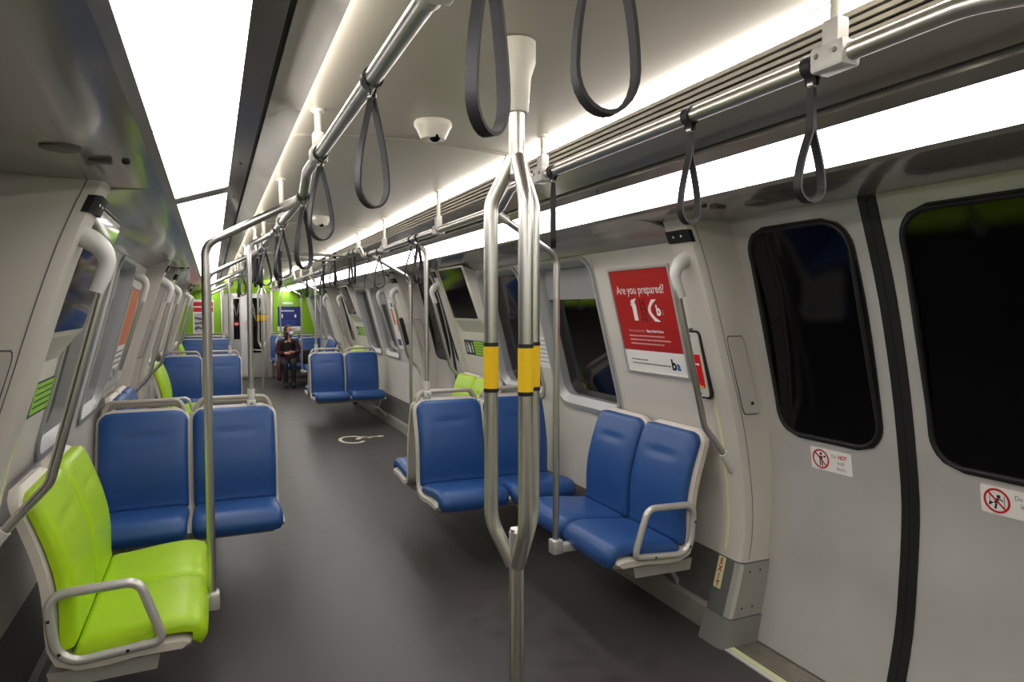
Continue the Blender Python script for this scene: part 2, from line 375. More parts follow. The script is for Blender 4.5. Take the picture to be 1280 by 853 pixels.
# ------------------------------------------------------------------ ceiling
ce = struct('ceiling')
CJ = [YB, -.19, 2.65, 5.49, 8.33, 11.17, 14.01, YE]
cz = lambda x: 2.164-.026*(x/.46)**2
for a, b in zip(CJ[:-1], CJ[1:]):
    obj('ceiling_panel', MB().strip([(-.458+.0916*i, cz(-.458+.0916*i)) for i in range(11)], a+.004, b-.004, .012), 'ceiling_paint', ce)
for y in CJ[1:-1]:
    for d in (-.012, .012): obj('joint_strip', MB().strip([(-.457+.0914*i, cz(-.457+.0914*i)-.002) for i in range(11)], y+d-.003, y+d+.003, .004), 'ceiling_paint', ce)
for s in (-1, 1):
    for a, b in zip(CJ[:-1], CJ[1:]):
        obj('cove_light', MB(s).strip([(.463, 2.137), (.474, 2.110)], a+.003, b-.003, .01), 'cove_light', ce, False)
        obj('cove_trim', MB(s).strip([(.458, 2.142), (.463, 2.137)], a, b, .01), 'ceiling_paint', ce, False)
        # louvre slats of the air duct
        for i in range(5):
            t = i/5; x, z = .475+.025*t, 2.108-.073*t
            obj('louvre_slat', MB(s).strip([(x+.014, z+.001), (x, z), (x+.003, z-.0085), (x+.014, z-.0075)], a+.003, b-.003, .0012), 'grille', ce, False)
        obj('duct_back', MB(s).strip([(.492, 2.112), (.520, 2.034)], a, b, .004), 'black_rubber', ce, False)
        obj('inner_cheek', MB(s).strip([(.500, 2.034), (.53, 2.018), (.575, 1.99), (.600, 1.975), (.602, 1.985)], a+.002, b-.002, .006), 'cheek_paint', ce)
        obj('groove', MB(s).strip([(.600, 1.985), (.618, 1.985)], a, b, .003), 'black_rubber', ce, False)
        obj('light_cheek', MB(s).strip([(.616, 1.985), (.614, 1.961), (.668, 1.947)], a+.002, b-.002, .006), 'ceiling_metal', ce)
        obj('light_trim', MB(s).strip([(.842, 1.892), (.866, 1.883)], a, b, .006), 'ceiling_metal', ce, False)
        for yy in (a+.35, b-.35):
            obj('cheek_screw', MB(s).lathe([(.005, 0), (.004, .003)], (.64, yy, 1.9525), 8, (-.2, 0, -1)), 'print_black', ce)
    SB = sorted([YB]+[y for c in DOORS for y in (c-PH, c+PH)]+[YE])
    for i, (a, b) in enumerate(zip(SB[:-1], SB[1:])):
        if i % 2: pr = [(.866, 1.884), (.90, 1.880), (1.05, 1.874), (1.2, 1.876), (1.345, 1.885)]
        else: pr = [(.866, 1.884), (.90, 1.880), (1.00, 1.872), (1.08, 1.852), (1.135, 1.825), (1.168, 1.80)]
        n = max(1, round((b-a)/1.2))
        for j in range(n): obj('soffit_panel', MB(s).strip(pr, a+(b-a)*j/n+.002, a+(b-a)*(j+1)/n-.002, .008), 'soffit_paint', ce)
        if i % 2:
            mid = (a+b)/2
            obj('speaker_disc', MB(s).lathe([(.042, .002), (.042, -.003), (.038, -.005)], (1.045, mid+.235, 1.8745), 20), 'kick_dark', ce)
            obj('sensor_plate', MB(s).box((.955, mid+.345, 1.868), (1.005, mid+.38, 1.88), .003), 'dark_panel', ce)
            obj('sensor_button', MB(s).lathe([(.010, .003), (.010, -.004), (.006, -.008)], (.925, mid+.37, 1.879), 12), 'print_black', ce)
# lit diffuser panels
LJ = [YB, -1.485, -.42, .645, 1.71, 2.775, 4.15, 5.525, 6.59, 7.655, 9.15, 10.525, 11.59, 12.655, 14.15, YE]
for s, nm in ((-1, 'left'), (1, 'right')):
    vis = 0
    for a, b in zip(LJ[:-1], LJ[1:]):
        g0, g1 = [.066 if (s < 0 and abs(q-2.775) < .01) else .003 for q in (a, b)]
        o = obj('ceiling_light_panel', MB(s).strip([(.668, 1.9475), (.842, 1.8915)], a+g0, b-g1, .012), 'light_diffuser', None, False)
        if b < .5: tag(o, 'glowing white light panel of the %s ceiling row, behind the viewpoint' % nm, 'light', 'light panels of the %s ceiling row' % nm)
        else:
            tag(o, 'glowing white light panel, %s from the viewpoint in the %s ceiling row' % (ORD[vis], nm), 'light', 'light panels of the %s ceiling row' % nm); vis += 1
    for y in LJ[1:-1]:
        wd = .068 if (s < 0 and abs(y-2.775) < .01) else .0016
        obj('light_joint_bar', MB(s).strip([(.668, 1.944), (.842, 1.888)], y-wd, y+wd, .014), 'ceiling_metal', ce, False)

# ------------------------------------------------------------------ end walls
wb = struct('wall_back', MB().box((-1.5, YE, 0), (1.5, YE+.05, 2.2)), 'pillar_plastic')
obj('green_panel', MB().box((.50, YE-.02, .86), (1.36, YE, 1.90), .006), 'green_panel', wb)
obj('green_panel', MB().box((-1.36, YE-.02, .86), (-.56, YE, 1.90), .006), 'green_panel', wb)
obj('green_header', MB().box((-.50, YE-.03, 1.84), (.46, YE, 2.14), .006), 'green_panel', wb)
obj('rail_band', MB().box((-1.36, YE-.03, .80), (-.56, YE, .858)), 'satin_alu', wb)
obj('rail_band', MB().box((.50, YE-.03, .80), (1.36, YE, .858)), 'satin_alu', wb)
for x in (-.54, -.38, .32, .46): obj('end_post', MB().box((x-.022, YE-.05, 0), (x+.022, YE, 1.9), .006), 'satin_alu', wb)
dn[0] += 1
ed = struct('door_%d' % dn[0])
obj('leaf', MB().box((-.36, YE-.035, .01), (.30, YE-.004, 1.84), .006), 'door_steel', ed)
obj('pane', MB().box((-.31, YE-.045, .85), (-.19, YE-.03, 1.72), .004), 'window_glass', ed)
obj('bright_panel', MB().box((-.165, YE-.05, .05), (-.03, YE-.03, 1.80), .004), 'print_white', ed)
obj('black_gap', MB().box((-.028, YE-.05, .02), (.02, YE-.03, 1.82)), 'black_rubber', ed)
obj('pane', MB().box((.07, YE-.045, .55), (.27, YE-.03, 1.74), .004), 'window_glass', ed)
obj('handle', MB().tube(fillet([(-.06, YE-.05, 1.05), (-.06, YE-.09, 1.05), (-.06, YE-.09, 1.25), (-.06, YE-.05, 1.25)], .02), .009, 8), 'satin_alu', ed)
obj('push_bar', MB().tube([(.06, YE-.08, .62), (.28, YE-.08, .60)], .012, 8), 'satin_alu', ed)
wf = struct('wall_front', MB().box((-1.5, YB-.05, 0), (1.5, YB, 2.2)), 'pillar_plastic')
obj('green_panel', MB().box((-1.36, YB, .86), (1.36, YB+.02, 1.90), .006), 'green_panel', wf)

# ------------------------------------------------------------------ seats
def slab(prof, hw, T, Tb, edge_r, cr0=.0, cr1=.0, n=24, m=10, groove=None, x0=0.):
    """padded slab along a (s,z) side profile; s = distance to the front (-y)"""
    P = [Vector((p[0], p[1])) for p in prof]
    L = [0]
    for i in range(1, len(P)): L.append(L[-1]+(P[i]-P[i-1]).length)
    fs = herm(L, [p.x for p in P]); fz = herm(L, [p.y for p in P]); tot = L[-1]
    def row(i):   # denser rows at the ends
        t = i/n; return tot*(t-.06*math.sin(2*math.pi*t))
    top, bot = [], []
    for i in range(n+1):
        l = row(i); e = 1e-3; p = Vector((fs(l), fz(l))); d = Vector((fs(l+e)-fs(l-e), fz(l+e)-fz(l-e))).normalized(); nr = Vector((d.y, -d.x))
        q0, q1 = l, tot-l; ins = 0
        if q0 < cr0: ins = max(ins, cr0-math.sqrt(max(0, cr0**2-(cr0-q0)**2)))
        if q1 < cr1: ins = max(ins, cr1-math.sqrt(max(0, cr1**2-(cr1-q1)**2)))
        h = hw-ins*.98; rt, rb = [], []
        for j in range(m+1):
            u = -math.cos(math.pi*j/m); x = u*h; ed = min(h*(1-abs(u)), q0, q1)
            k = math.sqrt(max(0, 1-(1-min(1, ed/edge_r))**2))
            hh = T*k*(1+.12*(1-u*u))
            if groove and abs(u) < groove[1]: hh -= groove[2]*math.exp(-((l/tot-groove[0])/.022)**2)*(1-(abs(u)/groove[1])**4)
            a = p+nr*hh; b = p-nr*Tb
            rt.append((x+x0, -a.x, a.y)); rb.append((x+x0, -b.x, b.y))
        top.append(rt); bot.append(rb)
    mb = MB(); w_ = m+1; vs_ = [q for r in top for q in r]+[q for r in bot for q in r]; o = len(top)*w_; fs_ = []
    for i in range(n):
        for j in range(m):
            a = i*w_+j; fs_.append((a, a+1, a+w_+1, a+w_)); fs_.append((o+a, o+a+w_, o+a+w_+1, o+a+1))
        a = i*w_; fs_.append((a, a+w_, o+a+w_, o+a)); a = i*w_+m; fs_.append((a+w_, a, o+a, o+a+w_))
    for j in range(m):
        fs_.append((j+1, j, o+j, o+j+1)); a = n*w_+j; fs_.append((a, a+1, o+a+1, o+a))
    return mb.add(vs_, fs_)
SEATP = [(.440, .362), (.457, .385), (.458, .412), (.44, .430), (.38, .435), (.28, .427), (.17, .413), (.095, .408)]
BACKP = [(.084, .415), (.076, .47), (.077, .55), (.071, .63), (.050, .73), (.022, .82), (-.004, .89), (-.017, .928)]
SHELLP = [(.436, .358), (.43, .378), (.40, .388), (.28, .388), (.17, .377), (.10, .378), (.062, .40), (.048, .46), (.045, .55), (.039, .63), (.018, .73), (-.010, .82), (-.036, .90), (-.048, .94)]
W = .212
_c = {}
def seat_meshes(x, color, tight):
    k = (x, tight)
    hw = W+.008 if tight else W
    if k not in _c:
        _c[k] = dict(cushion=slab(SEATP, hw, .028, .018, .03, .035, .01, 18, 12, x0=x), backrest=slab(BACKP, hw-.002, .026, .016, .03, .012, .06, 36, 12, (.735, .52, .011), x0=x),
                  shell=slab(SHELLP, W+.012, .012, .026, .01, .03, .075, 30, 8, x0=x),
                  handle=MB().tube(fillet([(x-.208, .028, .84), (x-.190, .048, .935), (x-.165, .054, .978), (x+.165, .054, .978), (x+.190, .048, .935), (x+.208, .028, .84)], [0, .05, .05, .05, .05, 0]), .0125, 10))
    return _c[k]
def tmesh(d, key, m):
    kk = key+m
    if kk not in d: d[kk] = d[key].mesh(key); smooth(d[kk], 50); d[kk].materials.append(MATS[m])
    return d[kk]
def part(name, me, parent):
    o = bpy.data.objects.new(name, me); COL.objects.link(o); o.parent = parent; return o
def lattice(mb, x0, x1, y, zt):
    """cast cantilever bracket running from the wall foot x1 to the beam x0"""
    mb.tube(fillet([(x1, y, .10), (x1-.10*(1 if x1 > x0 else -1), y, .20), (x0, y, zt)], .1), .013, 8)
    for t in (.25, .5, .75):
        xa = x1+(x0-x1)*t; mb.tube([(xa, y, .13+.24*t), (xa+(x1-x0)*.12, y, zt)], .008, 6)
    mb.tube([(x0, y, zt), (x1, y, zt)], .012, 8)
def seat_pair(color, kind, arm=0, wall=1, label='', cat='seat'):
    rt = thing('seat_pair', label, cat)
    for x in (-.222, .222):
        d = seat_meshes(x, color, kind == 'side' and color == 'green_vinyl')
        part('seat_cushion', tmesh(d, 'cushion', color), rt); part('backrest', tmesh(d, 'backrest', color), rt)
        part('shell', tmesh(d, 'shell', 'seat_shell'), rt)
        if kind == 'row': part('grab_handle', tmesh(d, 'handle', 'seat_handle'), rt)
    if kind == 'row':
        obj('beam', MB().box((-.40, -.37, .315), (.40, -.06, .352), .008), 'under_grey', rt)
        mb = MB(); lattice(mb, wall*.05, wall*.50, -.22, .325); obj('wall_bracket', mb, 'satin_alu', rt)
    else:
        mb = MB(); mb.rings([[(-.425, -.33, .300), (.425, -.33, .300), (.425, -.03, .294), (-.425, -.03, .294)], [(-.425, -.34, .350), (.425, -.34, .350), (.425, -.02, .346), (-.425, -.02, .346)]]); obj('beam', mb, 'under_grey', rt, False)
        for x in (-.2, .2): obj('wall_bracket', MB().tube(fillet([(x, -.2, .32), (x, .02, .22), (x, .085, .12)], .08), .014, 8), 'satin_alu', rt)
        if arm:
            x = arm*.452
            lp = fillet([(x, -.03, .608), (x, -.285, .615), (x, -.355, .405), (x, -.055, .380)], [.05, .05, .025, .08], 6, True)
            ar = obj('armrest', MB().tube(lp, .0155, 10, True), 'satin_alu', rt)
            for y, z in ((-.036, .53), (-.062, .42), (-.25, .396)): obj('screw', MB().lathe([(.006, 0), (.005, .002)], (x+arm*.0155, y, z), 8, (arm, 0, 0)), 'print_black', ar)
    return rt
_proto = {}
def place_pair(color, kind, arm, wall, loc, rz, label, group):
    k = (color, kind, arm, wall)
    if k not in _proto:
        _proto[k] = seat_pair(color, kind, arm, wall, label); r = _proto[k]; r.location = loc; r.rotation_euler = (0, 0, rz); r['group'] = group; return r
    return dup(_proto[k], loc, rz, label, group)
BACK = 4.15
PX = .85
where = ['nearest the viewpoint', 'past the middle doorway', 'beyond the last doorway']
for k in range(3):
    o = k*SP
    for s, nm in ((1, 'right'), (-1, 'left')):
        lab = 'blue double seat facing the viewer, %s, %s' % (nm, where[k])
        if k == 2 and s > 0: lab = 'blue double seat under the masked passenger at the far end'
        if k == 0: lab = 'large blue double seat facing the viewer %s' % ('right behind the centre pole' if s > 0 else 'behind the near green seat')
        place_pair('blue_vinyl', 'row', 0, s, (s*PX, BACK-.07+o, .025 if (k == 0 and s < 0) else 0), 0, lab, 'blue double seats in rows')
        lab = 'blue double seat turned away, %s row, %s' % (nm, where[k])
        place_pair('blue_vinyl', 'row', 0, -s, (s*PX, BACK+.07+o, 0), math.pi, lab, 'blue double seats in rows')
        if k == 2: place_pair('blue_vinyl', 'row', 0, s, (s*PX, YE-.11, 0), 0, 'blue double seat against the green end wall, %s side' % nm, 'blue double seats in rows')
        # side-facing pairs: near the doorway and before the next doorway
        rz = -math.pi/2 if s > 0 else math.pi/2
        near, far = BACK-1.21+o, BACK+1.21+o
        if not (k == 1 and s > 0):
            c_ = 'green_vinyl' if s < 0 else 'blue_vinyl'
            lab = {(0, -1): 'lime green side-facing double seat with metal armrest, left foreground', (0, 1): 'blue side-facing double seat with armrest under the red poster',
                   (1, -1): 'lime green side-facing double seat just past the middle doorway, left wall', (2, -1): 'lime green side-facing double seat past the last doorway, left wall', (2, 1): 'blue side-facing double seat in front of the masked passenger, right wall'}[(k, s)]
            place_pair(c_, 'side', 1 if s > 0 else -1, 1, (s*(1.305 if s > 0 else 1.25), near, 0), rz, lab, 'side-facing double seats')
        if k < 2:
            c_ = 'green_vinyl' if s > 0 else 'blue_vinyl'
            lab = '%s side-facing double seat before the %s doorway, %s wall' % ('lime green' if s > 0 else 'blue', ('middle', 'last')[k], nm)
            place_pair(c_, 'side', -1 if s > 0 else 1, 1, (s*1.29, far, 0), rz, lab, 'side-facing double seats')

# ------------------------------------------------------------------ overhead rails, hangers, stanchions
ZH, ZL, RX = 1.996, 1.929, .405
def rail_path(s):
    p = []
    if s > 0: p += [(.75, .30, ZH), (.62, .45, ZH), (RX, .74, ZH)]
    else: p += [(.30, .30, ZH), (-.10, .50, ZH), (-.30, .66, ZH), (-RX, .86, ZH)]
    for k, c in enumerate(DOORS):
        if k: p += [(s*RX, c-1.06, ZL), (s*RX, c-.94, ZH)]
        p += [(s*RX, c+.94, ZH), (s*RX, c+1.06, ZL)]
    p.append((s*RX, YE-.25, ZL)); return p
HY = [1.0, 2.30, 3.58, 4.85, 5.80, 7.50, 8.8, 9.85, 10.80, 12.5, 13.9, 15.2]
railz = lambda y: ZH if any(abs(y-c) < 1.0 for c in DOORS) else ZL
for s, nm in ((-1, 'left'), (1, 'right')):
    rt = thing('overhead_rail', 'long steel overhead grab rail along the %s side of the aisle' % nm, 'rail', (s*RX, 1, ZH), 0, 'overhead grab rails')
    T_ = Matrix.Translation(-rt.location)
    def rp(name, mb, m, par=rt, loc=None):
        o = obj(name, mb, m, par); 
        if par is rt: o.matrix_parent_inverse = rt.matrix_world.inverted() if False else Matrix.Translation((-s*RX, -1, -ZH))
        return o
    rp('rail_tube', MB().tube(fillet(rail_path(s), .10), .0185, 14), 'steel')
    for y in HY:
        z = railz(y); zt = cz(RX)
        mb = MB().tube([(s*RX, y, z), (s*RX, y, zt)], .0105, 10).lathe([(.022, 0), (.022, -.008), (.012, -.014)], (s*RX, y, zt+.002), 16)
        rp('hanger_post', mb, 'white_plastic')
        mb = MB().box((s*RX-.026, y-.04, z-.026), (s*RX+.026, y+.04, z+.026), .008).box((s*RX-.017, y-.02, z+.02), (s*RX+.017, y+.02, z+.075), .006)
        h = rp('clamp', mb, 'cast_grey')
        for d in (-.022, .022): obj('clamp_screw', MB().lathe([(.006, 0), (.004, .003)], (s*RX-s*.026, y+d, z+.005), 8, (-s, 0, 0)), 'kick_grey', h)
    for y in ([2.79, 5.50, 7.80, 10.50, 12.8] if s < 0 else [2.80, 5.50, 7.80, 10.50, 12.8])+([1.02] if s < 0 else []):
        rp('sleeve', MB().tube([(s*RX, y-.05, railz(y)), (s*RX, y+.05, railz(y))], .0225, 14), 'satin_alu')
# two cross rails of the middle doorway
for i, (y, lab) in enumerate(((DOORS[1]-.31, 'nearer'), (DOORS[1]+.38, 'farther'))):
    pts = [(-RX, y-.02, ZH-.012), (-.2, y+.015, ZH-.008), (0, y+.03, ZH-.006), (.2, y+.015, ZH-.008), (RX, y-.02, ZH-.012)]
    o = obj('cross_rail', MB().tube(fillet(pts, .5), .013, 10), 'steel'); tag(o, 'thin dark cross rail over the middle doorway, the %s of the two' % lab, 'rail', 'cross rails over the middle doorway')
# stanchions joined to side-facing seats
SY = [BACK-1.30, BACK+1.27, BACK+3.70, BACK+6.27, BACK+8.70]
seatpos = ['beside the near %s side-facing seat', 'before the middle doorway, %s side', 'after the middle doorway, %s side', 'before the last doorway, %s side', 'after the last doorway, %s side']
for s, nm in ((-1, 'left'), (1, 'right')):
    for i, y in enumerate(SY):
        if i == 2 and s > 0: continue
        ry = y-.06
        lab = ('steel stanchion with bent top ' + seatpos[i]) % ({-1: 'green', 1: 'blue'}[s] if i == 0 else nm)
        rt = thing('stanchion', lab, 'pole', (s*.75, y, .36), 0, 'stanchions at the side-facing seats')
        loc = lambda p: (p[0]-s*.75, p[1]-y, p[2]-.36)
        obj('tube', MB().tube([loc(p) for p in fillet([(s*.75, y, .36), (s*.75, y, 1.745), (s*RX, ry, ZL)], .07)], .0155, 14), 'steel', rt)
        obj('rail_joint', MB().tube([loc((s*(RX+.07), ry+.010, ZL-.037)), loc((s*RX, ry, ZL))], .0195, 12), 'satin_alu', rt)
        obj('seat_clamp', MB().box((-.028, -.03, -.025), (.028, .03, .045), .01).box((s*.02, -.022, -.02), (s*.14, .022, .02), .005), 'satin_alu', rt)
    for k in range(3):
        y = BACK-.015+k*SP; HX = .50 if s > 0 else .535
        lab = 'steel stanchion on a seat handle, %s row, %s' % (nm, where[k])
        rt = thing('stanchion', lab, 'pole', (s*HX, y, .93), 0, 'stanchions on the seat handles')
        loc = lambda p: (p[0]-s*HX, p[1]-y, p[2]-.93)
        obj('tube', MB().tube([loc(p) for p in fillet([(s*HX, y, .96), (s*HX, y, 1.86), (s*RX, y+.02, ZL)], .06)], .0145, 14), 'steel', rt)
        obj('sleeve', MB().tube([(0, 0, -.02), (0, 0, .115)], .021, 14).box((-.024, -.026, .015), (.024, .026, .055), .006), 'cast_grey', rt)
        obj('clamp_screw', MB().lathe([(.007, 0), (.005, .003)], (0, -.026, .035), 8, (0, -1, 0)), 'kick_grey', rt)

# ------------------------------------------------------------------ three-branch centre poles
def tripole(y, X0, label):
    rt = thing('centre_pole', label, 'pole', (X0, y, 0), 0, 'three-branch centre poles')
    obj('base_flange', MB().lathe([(.055, 0), (.055, .008), (.026, .014)], (0, 0, 0), 24), 'satin_alu', rt)
    obj('lower_pole', MB().tube([(0, 0, .005), (0, 0, .93)], .0195, 20).lathe([(.0195, 0), (.016, .008)], (0, 0, .93), 20), 'steel', rt)
    obj('upper_pole', MB().tube([(0, 0, 1.835), (0, 0, 2.03)], .020, 20).lathe([(.017, -.012), (.020, 0)], (0, 0, 1.835), 20), 'steel', rt)
    obj('ceiling_flange', MB().lathe([(.0275, 0), (.030, .003), (.036, .085), (.046, .115), (.048, .122), (.048, .172)], (0, 0, 1.988), 32), 'white_plastic', rt)
    for a in (169.5, 289.5, 49.5):
        # angles measured in the horizontal plane from the lateral sight line of the photograph
        t = R(a-23.7); c_, s_ = math.cos(t)*.066, math.sin(t)*.066
        br = obj('branch', MB().tube(fillet([(c_*.15, s_*.15, .845), (c_, s_, .955), (c_, s_, 1.765), (c_*.15, s_*.15, 1.878)], [0, .13, .09, 0], 8), .0182, 16), 'steel', rt)
        obj('yellow_band', MB().tube([(c_, s_, 1.298), (c_, s_, 1.405)], .0192, 16), 'yellow_band', br)
        for z in (1.288, 1.405): obj('black_band', MB().tube([(c_, s_, z), (c_, s_, z+.010)], .0194, 16), 'black_band', br)
tripole(1.575, -.026, 'three-branch steel centre pole with yellow bands, large in the foreground')
tripole(12.1, .03, 'small three-branch centre pole with yellow bands by the far end door')

# ------------------------------------------------------------------ hanging straps
def strap_mesh(loopw, neck, L=.275):
    half = []
    z0 = -.032
    for k in range(15):
        t = k/14; z = z0-neck-(L-.032-neck)*t
        wv = loopw/2*(math.sin(math.pi*min(1, t**1.1*.62))**1.0)
        half.append((max(.0025, wv if t < .82 else 0), z))
    # bottom half ellipse
    tb = .80; zc = z0-neck-(L-.032-neck)*tb; wb = loopw/2*math.sin(math.pi*(tb**1.1*.62)); hb = L+zc
    left = [(p[0], p[1]) for p in half if p[1] > zc+.004]
    if neck > .01: left = [(.0025, z0)]+left
    bot = [(wb*math.cos(a), zc-hb*math.sin(a)) for a in [math.pi*i/12 for i in range(13)]]
    cen = left+bot+[(-x, z) for x, z in left[::-1]]
    bw, th = .0095, .0024; rs = []
    n = len(cen)
    for i, (x, z) in enumerate(cen):
        a = cen[max(0, i-1)]; b = cen[min(n-1, i+1)]; d = Vector((b[0]-a[0], b[1]-a[1])).normalized(); nx, nz = -d.y, d.x
        w_ = bw*(.75 if i in (0, n-1) else 1)
        rs.append([(x+nx*th, -w_, z+nz*th), (x+nx*th, w_, z+nz*th), (x-nx*th, w_, z-nz*th), (x-nx*th, -w_, z-nz*th)])
    return MB().rings(rs)
_s = {}
def strap(x, y, z, twist, lw=.085, neck=0., label='', group='hanging straps', along=True):
    k = (round(lw, 3), round(neck, 3))
    rt = thing('hanging_strap', label, 'strap', (x, y, z), 0, group)
    if k not in _s:
        me = strap_mesh(*k).mesh('strap_loop'); smooth(me, 50); me.materials.append(MATS['strap_black'])
        # collar: ring around the rail (axis y) pinched below
        rs = []
        for i in range(17):
            a = 2*math.pi*i/16-math.pi/2; rr = .0215; px, pz = rr*math.cos(a), rr*math.sin(a)
            if i in (0, 16): px, pz = (.004 if i == 0 else -.004), -.036
            rs.append([(px*.93, -.013, pz*.93), (px*.93, .013, pz*.93), (px*1.1, .013, pz*1.1), (px*1.1, -.013, pz*1.1)])
        c = MB().rings(rs).mesh('collar'); smooth(c, 60); c.materials.append(MATS['strap_black'])
        rv = MB().lathe([(.007, -.0075), (.0085, -.006), (.0085, .006), (.007, .0075)], (0, 0, -.036), 12, (1, 0, 0)).mesh('rivet'); smooth(rv); rv.materials.append(MATS['steel'])
        _s[k] = (me, c, rv)
    me, c, rv = _s[k]
    o = part('strap_loop', me, rt); o.rotation_euler = (0, 0, R(twist))
    o = part('collar', c, rt); o.rotation_euler = (0, 0, 0 if along else math.pi/2)
    o = part('rivet', rv, rt); o.rotation_euler = (0, 0, R(twist+90))
def rail_strap(s, y, twist, lw, neck, label): strap(s*RX, y, railz(y), twist, lw, neck, label)
rail_strap(-1, .815, 30, .066, 0, 'black hanging strap cut by the top edge, left of the centre pole flange')
strap(-.318, .675, ZH, -8, .074, 0, 'black strap with wide open loop at the top edge, right of the pole')
rail_strap(-1, 1.493, 22, .074, 0, 'black hanging strap on the left rail beside the ceiling camera')
rail_strap(-1, 2.26, 22, .08, 0, 'black hanging strap on the left rail at its bend')
strap(-RX, 2.715, ZL, 46, .088, 0, 'black hanging strap on the left rail just past its bend')
rail_strap(1, 1.055, 4, .072, .09, 'black hanging strap beside the nearest rail clamp on the right rail')
rail_strap(1, 1.445, 10, .066, .06, 'black hanging strap on the right rail above the red poster')
rail_strap(1, 2.215, 65, .07, .05, 'black hanging strap seen edge-on right behind the centre pole')
far = [(-1, 3.55, 25), (-1, 3.85, 70), (-1, 4.75, 30), (-1, 5.2, 80), (-1, 5.9, 80), (-1, 6.1, 60), (-1, 7.1, 20), (-1, 8.3, 40), (-1, 9.0, 0), (-1, 9.6, 75),
       (1, 3.98, 40), (1, 4.13, -30), (1, 5.02, 10), (1, 5.35, -20), (1, 5.95, 75), (1, 6.15, 60), (1, 7.1, 20), (1, 7.9, 50), (1, 8.4, 0), (1, 9.2, 70), (1, 9.9, 20)]
cnt = {1: 0, -1: 0}
for s, y, tw in far:
    rail_strap(s, y, tw, .085, .02 if tw % 20 else 0, 'small black hanging strap further down the %s rail, %s past the near bend' % ('right' if s > 0 else 'left', ORD[cnt[s]])); cnt[s] += 1
for j, (i, x, tw) in enumerate(((0, -.36, 80), (0, -.17, 80), (1, -.12, 75), (0, .30, 85), (1, .30, 80), (1, -.34, 70))):
    y = DOORS[1]-.31 if i == 0 else DOORS[1]+.38
    strap(x, y+.02-.1*x*x, ZH-.009, tw, .06, .05, 'black hanging strap on the %s cross rail, %s from the left' % (('nearer', 'farther')[i], {0: 'first', 1: 'second', 3: 'third', 5: 'first', 2: 'second', 4: 'third'}[j]), 'straps on the cross rails', False)

# ------------------------------------------------------------------ grab bars on the pillars
for s, nm in ((-1, 'left'), (1, 'right')):
    i = 0
    for c in DOORS:
        for e in (-1, 1):
            y = c+e*(PH-.07)
            lab = 'grey and steel grab bar on the %s pillar edge, %s from the viewpoint' % (nm, ORD[i-1]) if not (c == D0 and e < 0) else 'grab bar on the %s pillar behind the viewpoint' % nm
            rt = thing('grab_bar', lab, 'handle', (s*1.2, y, .8), 0, 'grab bars on the door pillars'); i += 1
            SO = .022 if s < 0 else .012
            P_ = lambda x, dy, z: (s*(x-1.2), dy, z-.8)
            path = fillet([(pxs(s, 1.71)+.01, 0, 1.728), (pxs(s, 1.70)-.06-SO, 0, 1.672), (pxs(s, .98)-.10-SO, 0, .98), (pxs(s, .78)+.01, 0, .79)], [0, .07, .09, 0], 7)
            pts = [P_(p.x, p.y, p.z) for p in path]
            obj('tube', MB().tube(pts[2:], .0145, 12), 'steel', rt)
            top = fillet([(pxs(s, 1.71)+.02, 0, 1.732), (pxs(s, 1.70)-.06-SO, 0, 1.672), (pxs(s, 1.55)-.067-SO, 0, 1.55)], [0, .07, 0], 8)
            n = len(top); obj('upper_elbow', MB().tube([P_(p.x, p.y, p.z) for p in top], [.033-.011*min(1, j/(n*.75)) for j in range(n)], 14), 'cast_grey', rt)
            a, b = path[-1], path[-2]; d = (a-b).normalized(); q = a-d*.085
            obj('lower_socket', MB().tube([P_(*q), P_(*(q+d*.03)), P_(*(a+d*.015))], [.0185, .021, .030], 14), 'cast_grey', rt)

for s, y, lab in ((-1, 5.10, 'straight grab bar beside the orange poster on the left wall'), (1, 8.30, 'straight grab bar beside the white notice board on the right wall')):
    rt = thing('grab_bar', lab, 'handle', (s*1.2, y, 1.0), 0, 'grab bars on the wall linings')
    P_ = lambda x, z: (s*(x-1.2), 0, z-1.0)
    obj('tube', MB().tube([P_(UPL(1.6)-.085, 1.6), P_(UPL(1.06)-.06, 1.06)], .0145, 12), 'steel', rt)
    top = fillet([(UPL(1.72)+.01, 0, 1.735), (UPL(1.69)-.085, 0, 1.685), (UPL(1.55)-.085, 0, 1.55)], [0, .06, 0], 8); n = len(top)
    obj('upper_elbow', MB().tube([P_(p.x, p.z) for p in top], [.032-.011*min(1, j/(n*.6)) for j in range(n)], 14), 'cast_grey', rt)
    obj('lower_socket', MB().tube(fillet([P_(UPL(1.10)-.062, 1.10), P_(UPL(1.04)-.058, 1.04), P_(UPL(.98)+.01, .97)], .04), .021, 14), 'cast_grey', rt)

# ------------------------------------------------------------------ ceiling cameras
for y, lab in ((2.36, 'white dome security camera on the ceiling near the centre pole'), (5.08, 'white dome security camera further down the ceiling')):
    rt = thing('security_camera', lab, 'camera', (0, y, 2.164), 0, 'dome cameras')
    obj('housing', MB().lathe([(.066, .0), (.068, -.012), (.066, -.020), (.060, -.028), (.044, -.062), (.030, -.066)], (0, 0, 0), 12), 'white_plastic', rt)
    d = Vector((-.28, -.75, -.6)).normalized()
    obj('lens_ring', MB().lathe([(.026, -.01), (.027, .012), (.021, .014)], Vector((0, -.022, -.052)), 20, d), 'white_plastic', rt)
    obj('lens', MB().lathe([(.021, .0), (.021, .013), (.014, .020), (.004, .023)], Vector((0, -.022, -.052)), 20, d), 'black_glass', rt)

